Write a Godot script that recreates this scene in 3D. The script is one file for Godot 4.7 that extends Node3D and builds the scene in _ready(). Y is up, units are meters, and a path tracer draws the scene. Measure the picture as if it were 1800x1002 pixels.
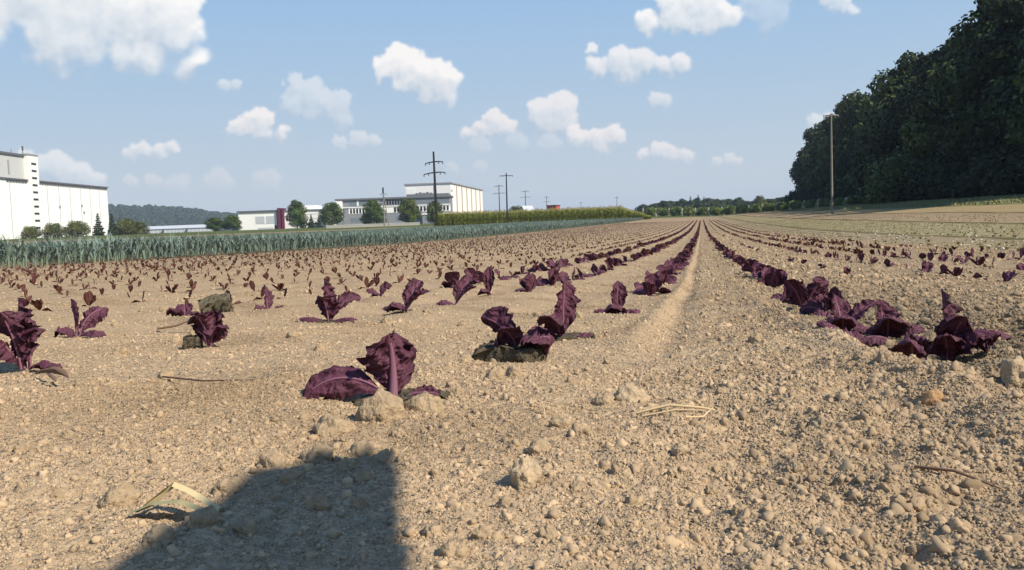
extends Node3D

const YAW := 0.20709624            # the view looks a little left of the crop rows, which run along -z
const PITCH := -0.06634410
const ROLL := -0.03490659
const EYE := 0.085                 # the camera lies almost on the soil
const SUN_AZ := 1.13446            # sun from the right, a little behind the viewer
const SUN_EL := 0.73304

const TZ := [0.0, 0.3, 0.45, 1.0, 1.7, 2.9, 5.8, 10.0, 14.0, 20.0, 25.0, 38.0, 53.0, 77.0, 136.0, 220.0, 300.0, 420.0, 700.0, 1500.0, 4000.0]
const TY := [0.004, 0.004, 0.0, -0.042, -0.09, -0.148, -0.22, -0.30, -0.345, -0.41, -0.45, -0.52, -0.5, -0.44, -0.2, 0.35, 1.3, 2.0, 2.5, 3.0, 3.0]

var rng := RandomNumberGenerator.new()
var prof := PackedFloat32Array()   # terrain height along the rows, over log distance
var n_big := FastNoiseLite.new()
var n_mid := FastNoiseLite.new()
var n_fine := FastNoiseLite.new()
var n_cell := FastNoiseLite.new()
var n_cell2 := FastNoiseLite.new()
var n_cell3 := FastNoiseLite.new()
var n_col := FastNoiseLite.new()
var M := {}

# ------------------------------------------------------------------ helpers
func lin(r: float, g: float, b: float) -> Color:      # a material colour from linear values
	return Color(r, g, b).linear_to_srgb()

func mat(key: String, c: Color, rough := 0.9, vert := false) -> StandardMaterial3D:
	var m := StandardMaterial3D.new()
	m.albedo_color = c
	m.roughness = rough
	m.metallic_specular = 0.3
	m.vertex_color_use_as_albedo = vert
	m.cull_mode = BaseMaterial3D.CULL_DISABLED
	M[key] = m
	return m

func tag(o: Node, label := "", category := "", group := "", kind := "") -> void:
	if label: o.set_meta("label", label)
	if category: o.set_meta("category", category)
	if group: o.set_meta("group", group)
	if kind: o.set_meta("kind", kind)

func thing(called: String, at: Vector3, label: String, category: String, group := "", turn := 0.0) -> Node3D:
	var o := Node3D.new()
	o.name = called
	o.position = at
	o.rotation.y = turn
	tag(o, label, category, group)
	add_child(o, true)
	return o

func part(called: String, mesh: Mesh, m: Material, parent: Node) -> MeshInstance3D:
	var o := MeshInstance3D.new()
	o.name = called
	o.mesh = mesh
	o.material_override = m
	parent.add_child(o, true)
	return o

func many(called: String, mesh: Mesh, m: Material, xf: Array[Transform3D], cols: PackedColorArray, parent: Node = self) -> MultiMeshInstance3D:
	var mm := MultiMesh.new()
	mm.transform_format = MultiMesh.TRANSFORM_3D
	mm.use_colors = cols.size() > 0
	mm.mesh = mesh
	mm.instance_count = xf.size()
	for i in xf.size():
		mm.set_instance_transform(i, xf[i])
		if cols.size(): mm.set_instance_color(i, cols[i])
	var o := MultiMeshInstance3D.new()
	o.name = called
	o.multimesh = mm
	o.material_override = m
	o.set_meta("kind", "stuff")
	parent.add_child(o, true)
	return o

func amesh(v: PackedVector3Array, n: PackedVector3Array, c: PackedColorArray, idx: PackedInt32Array) -> ArrayMesh:
	for k in range(0, idx.size(), 3):                  # front faces run clockwise, on the side of the normals
		var i0 := idx[k]; var i1 := idx[k + 1]; var i2 := idx[k + 2]
		if (v[i2] - v[i0]).cross(v[i1] - v[i0]).dot(n[i0] + n[i1] + n[i2]) < 0.0:
			idx[k + 1] = i2; idx[k + 2] = i1
	var a := []
	a.resize(Mesh.ARRAY_MAX)
	a[Mesh.ARRAY_VERTEX] = v
	a[Mesh.ARRAY_NORMAL] = n
	if c.size(): a[Mesh.ARRAY_COLOR] = c
	a[Mesh.ARRAY_INDEX] = idx
	var m := ArrayMesh.new()
	m.add_surface_from_arrays(Mesh.PRIMITIVE_TRIANGLES, a)
	return m

func new_st() -> SurfaceTool:
	var st := SurfaceTool.new()
	st.begin(Mesh.PRIMITIVE_TRIANGLES)
	st.set_smooth_group(-1)
	return st

func quad(st: SurfaceTool, a: Vector3, b: Vector3, c: Vector3, d: Vector3) -> void:
	for p: Vector3 in [a, b, c, a, c, d]:
		st.add_vertex(p)

func box(st: SurfaceTool, lo: Vector3, hi: Vector3, x := Transform3D()) -> void:
	var p: Array[Vector3] = []
	for i in 8:
		p.append(x * Vector3(hi.x if i & 1 else lo.x, hi.y if i & 2 else lo.y, hi.z if i & 4 else lo.z))
	quad(st, p[4], p[6], p[7], p[5]); quad(st, p[1], p[3], p[2], p[0])
	quad(st, p[5], p[7], p[3], p[1]); quad(st, p[0], p[2], p[6], p[4])
	quad(st, p[6], p[2], p[3], p[7]); quad(st, p[0], p[4], p[5], p[1])

func done(st: SurfaceTool) -> ArrayMesh:
	st.generate_normals()
	return st.commit()

func box_mesh(lo: Vector3, hi: Vector3) -> ArrayMesh:
	var st := new_st()
	box(st, lo, hi)
	return done(st)

func tube(st: SurfaceTool, pts: PackedVector3Array, rad: PackedFloat32Array, sides := 7, cap := true) -> void:
	st.set_smooth_group(0)
	var rings: Array[PackedVector3Array] = []
	for i in pts.size():
		var t := (pts[mini(i + 1, pts.size() - 1)] - pts[maxi(i - 1, 0)]).normalized()
		var a := t.cross(Vector3.UP if absf(t.y) < 0.9 else Vector3.RIGHT).normalized()
		var b := t.cross(a)
		var ring := PackedVector3Array()
		for k in sides:
			var w := TAU * k / sides
			ring.append(pts[i] + (a * cos(w) + b * sin(w)) * rad[i])
		rings.append(ring)
	for i in pts.size() - 1:
		for k in sides:
			var k2 := (k + 1) % sides
			quad(st, rings[i][k], rings[i][k2], rings[i + 1][k2], rings[i + 1][k])
	if cap:
		st.set_smooth_group(-1)
		for k in range(1, sides - 1):
			st.add_vertex(rings[-1][0]); st.add_vertex(rings[-1][k]); st.add_vertex(rings[-1][k + 1])
			st.add_vertex(rings[0][0]); st.add_vertex(rings[0][k + 1]); st.add_vertex(rings[0][k])
	st.set_smooth_group(-1)

func tube_mesh(pts: PackedVector3Array, rad: PackedFloat32Array, sides := 7) -> ArrayMesh:
	var st := new_st()
	tube(st, pts, rad, sides)
	return done(st)

func join(list: Array) -> ArrayMesh:                  # [[mesh, transform], ...] into one mesh
	var st := SurfaceTool.new()
	for e in list:
		st.append_from(e[0], 0, e[1])
	return st.commit()

# ------------------------------------------------------------------ terrain
func make_profile() -> void:
	var l0 := log(0.3)
	var l1 := log(4000.3)
	var raw := PackedFloat32Array()
	for i in 801:
		var z := exp(lerpf(l0, l1, i / 800.0)) - 0.3
		var k := 0
		while k < TZ.size() - 2 and TZ[k + 1] < z: k += 1
		var a := log(TZ[k] + 0.3)
		var b := log(TZ[k + 1] + 0.3)
		raw.append(lerpf(TY[k], TY[k + 1], clampf((log(z + 0.3) - a) / (b - a), 0, 1)))
	prof.resize(801)
	for i in 801:
		var s := 0.0
		for j in range(-10, 11): s += raw[clampi(i + j, 0, 800)]
		prof[i] = s / 21.0

func ground(x: float, z: float) -> float:             # macro shape; z is world z, the field lies at negative z
	var d := maxf(-z, 0.0)
	var f := (log(d + 0.3) - log(0.3)) / (log(4000.3) - log(0.3)) * 800.0
	var i := clampi(int(f), 0, 799)
	var h := lerpf(prof[i], prof[i + 1], f - i)
	if x > 3.0:
		h += (0.06 * (minf(x, 32.0) - 3.0) + 0.02 * clampf(x - 32.0, 0.0, 90.0)) * minf(1.0, d / 40.0)
	return h

func rough_at(x: float, z: float) -> float:
	var r := 0.6 + 0.6 * smoothstep(-0.06, 0.05, x + 0.02 * n_big.get_noise_2d(x * 40.0, z * 40.0))
	if x > 0.12: r += 0.8 * smoothstep(0.13, 0.2, x) * (1.0 - smoothstep(0.7, 1.0, x))
	if x < -0.25: r *= 0.85
	return r

func micro(x: float, z: float) -> float:
	var d := sqrt(x * x + z * z)
	var h := 0.0
	if d < 40.0:
		h += 0.012 * n_big.get_noise_2d(x * 3.0, z * 3.0) * smoothstep(0.3, 3.0, d)
		h += 0.009 * cos(TAU * (x + 0.16) / 0.4) * (1.0 if x < -0.3 else 0.0) * smoothstep(0.5, 2.0, d)
		h += 0.005 * n_mid.get_noise_2d(x * 6.0, z * 6.0)
		# the wheel's smooth track, its rim towards the first row on the left
		var c := x + 0.045 + 0.006 * sin(z * 2.0)
		h += (0.008 * exp(-pow((c + 0.035) / 0.018, 2.0)) - 0.012 * exp(-pow(c / 0.024, 2.0))) * smoothstep(0.45, 1.3, -z)
		h += 0.007 * exp(-pow((x - 0.118) / 0.018, 2.0)) * (1.0 - smoothstep(3.0, 6.0, -z))
	if d < 12.0:
		var r := rough_at(x, z)
		h += r * 0.0048 * n_mid.get_noise_2d(x * 22.0, z * 22.0)
		if d < 6.0:
			var lumps := smoothstep(-0.1, 0.5, n_mid.get_noise_2d(x * 11.0 + 40.0, z * 11.0))
			h += r * 0.0026 * (-n_cell.get_noise_2d(x, z) - 0.4) * (0.25 + lumps)
			if d < 2.5:
				h += r * 0.0017 * (-n_cell2.get_noise_2d(x, z) - 0.4) * (0.4 + lumps)
				if d < 1.2:
					h += r * 0.0008 * (-n_cell3.get_noise_2d(x, z) - 0.4) + 0.0006 * n_mid.get_noise_2d(x * 260.0, z * 260.0)
		# the bed edge to the right of the wheel track, with a furrow beyond it
		h -= 0.017 * smoothstep(0.125, 0.165, x + 0.012 * n_mid.get_noise_2d(z * 30.0, 5.0)) * (1.0 - smoothstep(0.3, 0.45, x)) * (1.0 - smoothstep(0.9, 1.6, -z))
	elif d > 40.0 and x > 2.2 and x < 14.0 and d < 200.0:
		h += 0.03 * n_big.get_noise_2d(x * 2.0, z * 0.2)
	return h

func top(x: float, z: float) -> float:
	return ground(x, z) + micro(x, z)

func on(x: float, z: float, dy := 0.0) -> Vector3:
	return Vector3(x, top(x, z) + dy, z)

func soil_color(x: float, z: float) -> Color:         # linear
	var d := sqrt(x * x + z * z)
	var c := Color(0.59, 0.43, 0.265)
	var right := smoothstep(-0.04, 0.07, x + 0.05 * n_big.get_noise_2d(x * 9.0, z * 9.0)) * (1.0 - 0.35 * smoothstep(1.5, 6.0, -z))
	c = c.lerp(Color(0.48, 0.352, 0.218), right * 0.9)
	var patch := n_col.get_noise_2d(x * 2.2, z * 2.2)
	c = c.lerp(Color(0.585, 0.44, 0.275), clampf(patch * 1.2, 0, 1))
	c = c.lerp(Color(0.38, 0.268, 0.156), clampf(-patch * 1.3 - 0.1, 0, 1) * 0.8)
	if x > 0.13 and x < 1.1:                           # darker furrow: damp soil, with shade painted into its colour too
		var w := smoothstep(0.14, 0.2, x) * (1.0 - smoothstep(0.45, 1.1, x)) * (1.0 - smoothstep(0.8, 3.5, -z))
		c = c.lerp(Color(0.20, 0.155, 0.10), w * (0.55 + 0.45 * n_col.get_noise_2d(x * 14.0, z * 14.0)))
	var fine := n_mid.get_noise_2d(x * 45.0, z * 45.0) if d < 4.0 else 0.0
	c = c * (1.0 + 0.10 * fine)
	if x > 2.3:                                        # strips of other crops up the slope
		var e := x + 0.1 * n_big.get_noise_2d(x, z * 0.3)
		var s := Color(0.47, 0.37, 0.215)
		if e < 3.7: s = Color(0.47, 0.37, 0.22)
		elif e < 3.95: s = Color(0.22, 0.18, 0.09)
		elif e < 6.9: s = Color(0.46, 0.38, 0.20)
		elif e < 7.3: s = Color(0.20, 0.17, 0.08)
		elif e < 10.2: s = Color(0.52, 0.38, 0.23)
		elif e < 10.7: s = Color(0.22, 0.17, 0.09)
		elif e < 15.0: s = Color(0.54, 0.40, 0.20)
		elif e < 15.6: s = Color(0.20, 0.19, 0.07)
		else: s = Color(0.37, 0.36, 0.17)
		s = s * (1.0 + 0.22 * n_col.get_noise_2d(x * 7.0, z * 0.35) + 0.1 * n_col.get_noise_2d(x * 1.5, z * 1.5))
		c = c.lerp(s, smoothstep(2.3, 2.6, e))
	if d > 190.0:
		c = c.lerp(Color(0.17, 0.20, 0.07), smoothstep(190.0, 240.0, d))
	elif x < -10.8:
		c = c.lerp(Color(0.28, 0.22, 0.13), smoothstep(-10.8, -11.6, x))
	c.a = 1.0
	return c

func build_ground() -> void:
	var xs := PackedFloat32Array()
	var zs := PackedFloat32Array()
	var half := PackedFloat32Array()
	var p := 0.0
	while p < 4500.0:
		half.append(p)
		p += maxf(0.0013, 0.0013 + 0.026 * (p - 0.27))
	for i in range(half.size() - 1, 0, -1): xs.append(-half[i] - 0.05)
	for i in half.size(): xs.append(half[i] - 0.05)
	for b in [300.0, 120.0, 50.0, 20.0, 8.0, 4.0, 2.0, 1.2, 0.8, 0.5, 0.3, 0.15, 0.05, -0.03, -0.08, -0.12, -0.15]: zs.append(b)
	var q := 0.17
	while q < 4500.0:
		zs.append(-q)
		q += 0.0062 * q if q < 0.9 else (0.0095 * q if q < 3.0 else (0.016 * q if q < 30.0 else 0.035 * q))
	var nx := xs.size()
	var nz := zs.size()
	var v := PackedVector3Array(); v.resize(nx * nz)
	var n := PackedVector3Array(); n.resize(nx * nz)
	var c := PackedColorArray(); c.resize(nx * nz)
	for j in nz:
		var z := zs[j]
		var cell := absf(zs[mini(j + 1, nz - 1)] - z)
		for i in nx:
			var x := xs[i]
			var k := j * nx + i
			if absf(x) < 0.75 * -z + 1.0:
				v[k] = Vector3(x, ground(x, z) + micro(x, z), z)
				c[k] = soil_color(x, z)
			else:
				v[k] = Vector3(x, ground(x, z), z)
				c[k] = Color(0.17, 0.20, 0.07) if absf(z) > 200.0 else Color(0.5, 0.36, 0.22)
	for j in nz:
		var j0 := maxi(j - 1, 0)
		var j1 := mini(j + 1, nz - 1)
		for i in nx:
			var i0 := maxi(i - 1, 0)
			var i1 := mini(i + 1, nx - 1)
			n[j * nx + i] = (v[j0 * nx + i] - v[j1 * nx + i]).cross(v[j * nx + i1] - v[j * nx + i0]).normalized()
	var idx := PackedInt32Array(); idx.resize((nx - 1) * (nz - 1) * 6)
	var t := 0
	for j in nz - 1:
		for i in nx - 1:
			var a := j * nx + i
			idx[t] = a; idx[t + 1] = a + nx; idx[t + 2] = a + 1
			idx[t + 3] = a + 1; idx[t + 4] = a + nx; idx[t + 5] = a + nx + 1
			t += 6
	var o := part("soil_ground", amesh(v, n, c, idx), M.soil, self)
	tag(o, "", "", "", "structure")
	print("ground ", nx, " x ", nz)

func noise_tex(freq: float, octaves: int, lo: float, hi: float, normal := false, sz := 1024, sd := 3) -> NoiseTexture2D:
	var f := FastNoiseLite.new()
	f.seed = sd
	f.noise_type = FastNoiseLite.TYPE_SIMPLEX_SMOOTH
	f.frequency = freq
	f.fractal_octaves = octaves
	var t := NoiseTexture2D.new()
	t.width = sz; t.height = sz
	t.seamless = true
	t.noise = f
	if normal:
		t.as_normal_map = true
		t.bump_strength = 14.0
	else:
		var g := Gradient.new()
		g.set_color(0, Color(lo, lo, lo)); g.set_color(1, Color(hi, hi, hi))
		t.color_ramp = g
	return t

# ------------------------------------------------------------------ sky
func put_cloud(img: Image, W: int, H: int, az: float, el: float, w: float, h: float, dens: float, warm: float, sd: float, puffs: Array) -> void:
	# az, el in degrees of the cloud's middle; w, h its half extents in degrees; puffs are circles in its own -1..1 box
	var f := n_big
	var g := n_mid
	var px0 := floori((az - w * 1.5) / 360.0 * W)
	var px1 := floori((az + w * 1.5) / 360.0 * W)
	var py0 := maxi(int((90.0 - el - h * 1.6) / 180.0 * H), 0)
	var py1 := mini(int((90.0 - el + h * 1.6) / 180.0 * H), H / 2 - 1)
	var asp := w / h
	for py in range(py0, py1 + 1):
		var b := -((py + 0.5) / H * 180.0 - 90.0 + el) / h
		for pxx in range(px0, px1 + 1):
			var px := posmod(pxx, W)
			var a := ((pxx + 0.5) / W * 360.0 - az) / w
			var s := cloud_density(a, b, asp, sd, puffs)
			if s <= 0.0: continue
			var s2 := cloud_density(a + 0.16 / asp, b + 0.26, asp, sd, puffs)
			var low := smoothstep(0.35, -0.7, b)
			var alpha := smoothstep(0.0, lerpf(0.30, 1.0, low), s) * dens
			var lit := clampf(0.62 + (s - s2) * 0.55 + 0.30 * b, 0.18, 1.0)
			var shade := Color(0.70, 0.765, 0.835).lerp(Color(0.995, 0.99, 0.985).lerp(Color(0.965, 0.925, 0.915), warm), lit)
			var old := img.get_pixel(px, py)
			img.set_pixel(px, py, old.lerp(shade, clampf(alpha, 0, 1)))

func cloud_density(a: float, b: float, asp: float, sd: float, puffs: Array) -> float:
	var nx := a * asp
	var wx := n_mid.get_noise_2d(nx * 0.9 + sd * 31.0, b * 0.9)
	var wy := n_mid.get_noise_2d(nx * 0.9, b * 0.9 + sd * 47.0)
	var fine := n_mid.get_noise_2d(nx * 2.6 + sd * 13.0, b * 2.6)
	var aa := a + (wx * 0.34 + fine * 0.07) / asp
	var bb := b + wy * 0.30 + fine * 0.07
	var sum := 0.0
	for p in puffs:
		var dx: float = (aa - p[0]) * asp
		var dy: float = bb - p[1]
		if dy < 0.0: dy *= 1.25
		var r: float = p[2] * 1.12
		sum += exp(5.0 * (1.0 - (dx * dx + dy * dy) / (r * r)))
	return log(sum + 0.0001) / 5.0 + 0.20 * fine + 0.10 * wx + 0.10 * n_mid.get_noise_2d(nx * 6.5 + sd * 3.0, b * 6.5)

func sky_at(el: float) -> Color:                       # sRGB
	var keys := [[0.0, Color(0.80, 0.83, 0.855)], [3.0, Color(0.765, 0.815, 0.86)], [8.0, Color(0.69, 0.785, 0.875)], [14.0, Color(0.61, 0.745, 0.89)], [20.0, Color(0.545, 0.70, 0.88)], [35.0, Color(0.42, 0.60, 0.83)], [90.0, Color(0.28, 0.46, 0.74)]]
	var k := 0
	while k < keys.size() - 2 and keys[k + 1][0] < el: k += 1
	var t := clampf((el - keys[k][0]) / (keys[k + 1][0] - keys[k][0]), 0, 1)
	var a: Color = keys[k][1]
	return a.lerp(keys[k + 1][1], t)

func px_dir(px: float, py: float) -> Vector2:          # azimuth (degrees, right of -z) and elevation of a direction of the photographed sky
	var v := Basis.from_euler(Vector3(PITCH, YAW, ROLL)) * Vector3((px - 900.0) / 1600.0, (501.0 - py) / 1600.0, -1.0).normalized()
	return Vector2(rad_to_deg(atan2(v.x, -v.z)), rad_to_deg(asin(v.y)))

func build_sky() -> ImageTexture:
	var W := 4096
	var H := 2048
	var img := Image.create(W, H, false, Image.FORMAT_RGB8)
	for y in H:
		var el := 90.0 - (y + 0.5) / H * 180.0
		img.fill_rect(Rect2i(0, y, W, 1), sky_at(el) if el > 0.0 else Color(0.50, 0.44, 0.36))
	var k := 0.0358                                     # degrees per pixel of the photograph
	# [x, y, half width, half height, density, warmth, puffs]
	var list := [
		[150, 40, 205, 95, 1.0, 0.0, [[-0.75, 0.3, 0.75], [-0.3, 0.5, 0.8], [0.15, 0.35, 0.85], [0.55, 0.15, 0.62], [0.72, -0.6, 0.34], [-0.1, -0.35, 0.6], [-0.8, -0.3, 0.6], [0.35, -0.55, 0.5]]],
		[730, 140, 80, 52, 1.0, 0.25, [[-0.62, 0.3, 0.5], [-0.25, 0.5, 0.62], [0.15, 0.2, 0.66], [0.55, 0.0, 0.6], [0.62, -0.5, 0.5], [0.2, -0.4, 0.5], [-0.15, 0.0, 0.5]]],
		[455, 224, 60, 30, 0.92, 0.5, [[-0.6, -0.1, 0.6], [0.05, 0.35, 0.75], [0.0, -0.3, 0.7], [0.6, -0.45, 0.5], [-0.3, 0.0, 0.6]]],
		[555, 182, 76, 48, 0.52, 0.35, [[-0.45, 0.65, 0.4], [-0.5, 0.0, 0.5], [0.0, 0.2, 0.6], [0.45, -0.1, 0.55], [0.5, -0.55, 0.5], [-0.1, -0.3, 0.5]]],
		[625, 250, 52, 18, 0.5, 0.45, [[-0.5, -0.2, 0.8], [0.1, 0.2, 0.9], [0.6, 0.0, 0.7]]],
		[402, 152, 26, 13, 0.55, 0.3, [[-0.3, 0.0, 0.9], [0.4, 0.1, 0.8]]],
		[262, 268, 48, 22, 0.72, 0.5, [[-0.6, -0.2, 0.6], [-0.25, 0.2, 0.7], [0.3, -0.1, 0.7], [0.75, 0.35, 0.5]]],
		[110, 305, 70, 32, 0.65, 0.2, [[-0.6, 0.35, 0.8], [-0.1, 0.3, 0.8], [0.3, -0.2, 0.8], [0.7, -0.5, 0.5]]],
		[255, 322, 42, 15, 0.4, 0.8, [[-0.5, 0.1, 0.8], [0.3, 0.0, 0.9]]],
		[400, 325, 130, 26, 0.30, 0.8, [[-0.6, 0.0, 0.8], [-0.1, 0.2, 0.9], [0.5, 0.1, 0.9]]],
		[862, 225, 55, 28, 0.85, 0.6, [[-0.65, -0.35, 0.6], [0.15, 0.35, 0.8], [0.5, -0.1, 0.7], [-0.2, -0.2, 0.7]]],
		[975, 208, 48, 40, 0.82, 0.55, [[-0.35, 0.3, 0.7], [0.25, 0.4, 0.7], [0.35, -0.3, 0.7], [-0.1, -0.3, 0.7], [-0.6, 0.0, 0.5]]],
		[1046, 246, 56, 28, 0.88, 0.6, [[-0.55, 0.2, 0.7], [0.0, 0.0, 0.7], [0.6, 0.1, 0.72], [0.2, -0.5, 0.6]]],
		[900, 258, 110, 22, 0.3, 0.5, [[-0.5, 0.0, 0.9], [0.1, 0.2, 0.9], [0.6, 0.0, 0.9]]],
		[1210, 28, 98, 42, 0.95, 0.1, [[-0.68, -0.3, 0.6], [-0.25, 0.0, 0.7], [0.2, 0.5, 0.9], [0.6, -0.2, 0.65], [0.35, -0.4, 0.6], [0.0, -0.4, 0.6], [-0.3, 0.7, 0.6]]],
		[1345, 24, 45, 40, 0.38, 0.1, [[-0.2, 0.5, 0.8], [0.2, 0.0, 0.7], [0.1, -0.6, 0.5], [0.6, 0.7, 0.5]]],
		[1120, 114, 92, 34, 0.82, 0.35, [[-0.82, 0.9, 0.32], [-0.7, -0.1, 0.6], [-0.3, 0.25, 0.7], [0.1, 0.1, 0.72], [0.5, -0.2, 0.6], [0.85, -0.1, 0.55], [-0.2, -0.4, 0.7]]],
		[1160, 179, 24, 16, 0.6, 0.4, [[-0.3, 0.1, 0.9], [0.3, -0.1, 0.9]]],
		[1168, 272, 54, 22, 0.72, 0.6, [[-0.7, 0.1, 0.5], [-0.2, 0.35, 0.75], [0.2, -0.1, 0.8], [0.65, -0.35, 0.7]]],
		[1275, 284, 34, 13, 0.52, 0.6, [[-0.4, -0.1, 0.8], [0.2, 0.3, 0.8], [0.6, -0.2, 0.7]]],
		[1478, 8, 40, 28, 0.72, 0.05, [[-0.5, 0.6, 0.7], [0.0, 0.1, 0.65], [0.45, -0.45, 0.5]]],
		[1440, 215, 30, 16, 0.6, 0.3, [[-0.2, 0.0, 0.9], [0.5, 0.1, 0.8]]],
		[830, 296, 70, 14, 0.3, 0.7, [[-0.5, 0.0, 0.8], [0.2, 0.1, 0.9]]],
	]
	var sd := 1.0
	for c in list:
		var d := px_dir(c[0], c[1])
		put_cloud(img, W, H, d.x, d.y, c[2] * k / cos(deg_to_rad(d.y)), c[3] * k, c[4], c[5], sd, c[6])
		sd += 1.0
	var r := RandomNumberGenerator.new()
	r.seed = 91
	for i in 70:                                        # the same fair weather round the rest of the sky
		var az := r.randf_range(-175.0, 175.0)
		var el := 4.0 + 52.0 * pow(r.randf(), 1.5)
		if absf(az + 11.9) < 38.0 and el < 21.0: continue
		var h := r.randf_range(0.5, 1.2) * (0.6 + el / 14.0)
		var puffs := []
		for j in 6: puffs.append([r.randf_range(-0.75, 0.75), r.randf_range(-0.45, 0.5), r.randf_range(0.45, 0.75)])
		put_cloud(img, W, H, az, el, h * r.randf_range(1.6, 2.4), h, r.randf_range(0.5, 1.0), r.randf_range(0.0, 0.5), 50.0 + i, puffs)
	return ImageTexture.create_from_image(img)

# ------------------------------------------------------------------ lettuces
func leaf_pair(p: Array, nu: int, nv: int, sd: int) -> Array:
	# p = [azimuth, length, half width, elevation, bend, twist0, twist, cup, ruffle] -> [blade, midrib]
	var L: float = p[1]; var W: float = p[2]
	var e0 := deg_to_rad(p[3]); var bend := deg_to_rad(p[4])
	var tw0 := deg_to_rad(p[5]); var tw := deg_to_rad(p[6])
	var cup: float = p[7]; var ruf: float = p[8]
	var ph := sd * 1.7
	var v := PackedVector3Array(); var c := PackedColorArray()
	var mids := PackedVector3Array(); var rads := PackedFloat32Array()
	var pos := Vector3.ZERO
	for i in nu + 1:
		var u := float(i) / nu
		var e := e0 + bend * pow(u, 1.25)
		var t := Vector3(cos(e), sin(e), 0)
		if i > 0: pos += t * (L / nu)
		var nn := Vector3(-sin(e), cos(e), 0).rotated(t, tw0 * smoothstep(0.0, 0.35, u) + tw * u)
		var bb := t.cross(nn)
		var s := clampf((u - 0.1) / 0.9, 0, 1)
		var blade := pow(maxf(sin(PI * pow(s, 1.3)), 0.0), 0.62)
		for j in nv + 1:
			var w := 2.0 * j / nv - 1.0
			var lobe := 1.0 + 0.035 * sin(u * 31.0 + ph + (1.3 if w > 0 else 0.0)) + 0.16 * n_mid.get_noise_2d(u * 7.0 + ph * 9.0, signf(w) * 3.0) + 0.05 * n_mid.get_noise_2d(u * 25.0, signf(w) * 5.0 + ph)
			var hw := W * (0.14 * (1.0 - s) + blade * lobe)
			var aw := absf(w)
			var off := cup * hw * pow(aw, 1.6) + ruf * W * blade * pow(aw, 2.6) * (0.16 * sin(u * 27.0 + ph * 2.1 + (1.9 if w > 0 else 0.0)) + 1.1 * n_mid.get_noise_2d(u * 5.5 + ph, signf(w) * 8.0))
			off += ruf * W * 0.30 * blade * smoothstep(0.6, 1.0, aw) * n_mid.get_noise_3d(u * 17.0, w * 2.0, ph + 9.0) * (1.0 if nu > 20 else 0.4)
			off += W * blade * smoothstep(0.03, 0.3, aw) * (0.40 * n_mid.get_noise_3d(u * 3.5, w * 1.8, ph * 7.0) + 0.34 * absf(n_big.get_noise_3d(u * 11.0, w * 4.6, ph * 3.0)))
			v.append(pos + bb * (hw * w * (1.0 - 0.12 * ruf)) + nn * off)
			var g := 0.5 + 0.5 * n_mid.get_noise_3d(u * 6.0, w * 3.0, ph + 40.0)
			var col := Color(0.105, 0.036, 0.055).lerp(Color(0.045, 0.016, 0.025), clampf(pow(aw, 1.5) * 0.7 + (g - 0.5) * 0.9, 0, 1))
			c.append(col.lerp(Color(0.13, 0.05, 0.075), 0.6 * exp(-aw * aw * 60.0)))
		if u < 0.86:
			mids.append(pos + nn * 0.0001); rads.append((lerpf(0.07, 0.012, u) * W + 0.0002) * (p[9] if p.size() > 9 else 1.0))
	var idx := PackedInt32Array()
	for i in nu:
		for j in nv:
			var a := i * (nv + 1) + j
			idx.append_array([a, a + 1, a + nv + 1, a + 1, a + nv + 2, a + nv + 1])
	var n := PackedVector3Array(); n.resize(v.size())
	for k in range(0, idx.size(), 3):
		var fn := (v[idx[k + 2]] - v[idx[k]]).cross(v[idx[k + 1]] - v[idx[k]])
		for q in 3: n[idx[k + q]] += fn
	for k in n.size(): n[k] = n[k].normalized() if n[k].length_squared() > 0 else Vector3.UP
	return [amesh(v, n, c, idx), tube_mesh(mids, rads, 5 if nu < 12 else 7)]

func peat_mesh(w: float, h: float, d: float, sd: int) -> ArrayMesh:      # a crumbly press-pot block, its top at y = 0
	var st := SurfaceTool.new()
	var bm := BoxMesh.new()
	bm.size = Vector3(w, h, d)
	bm.subdivide_width = 9; bm.subdivide_height = 6; bm.subdivide_depth = 9
	var a := bm.get_mesh_arrays()
	var v: PackedVector3Array = a[Mesh.ARRAY_VERTEX]
	for i in v.size():
		var p := v[i]
		var m := minf(w, h)
		var rnd := Vector3(p.x / (w * 0.5), p.y / (h * 0.5), p.z / (d * 0.5))
		p *= 1.0 - 0.06 * maxf(0.0, rnd.length() - 1.1)
		p += Vector3(n_mid.get_noise_3d(p.x * 210.0, p.y * 210.0, p.z * 210.0 + sd), n_mid.get_noise_3d(p.x * 210.0 + 70.0, p.y * 210.0, p.z * 210.0 + sd), n_mid.get_noise_3d(p.x * 210.0, p.y * 210.0 + 90.0, p.z * 210.0 + sd)) * m * 0.24
		v[i] = p - Vector3(0, h * 0.5, 0)
	a[Mesh.ARRAY_VERTEX] = v
	var m2 := ArrayMesh.new()
	m2.add_surface_from_arrays(Mesh.PRIMITIVE_TRIANGLES, a)
	st.create_from(m2, 0)
	st.generate_normals()
	return st.commit()

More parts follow.
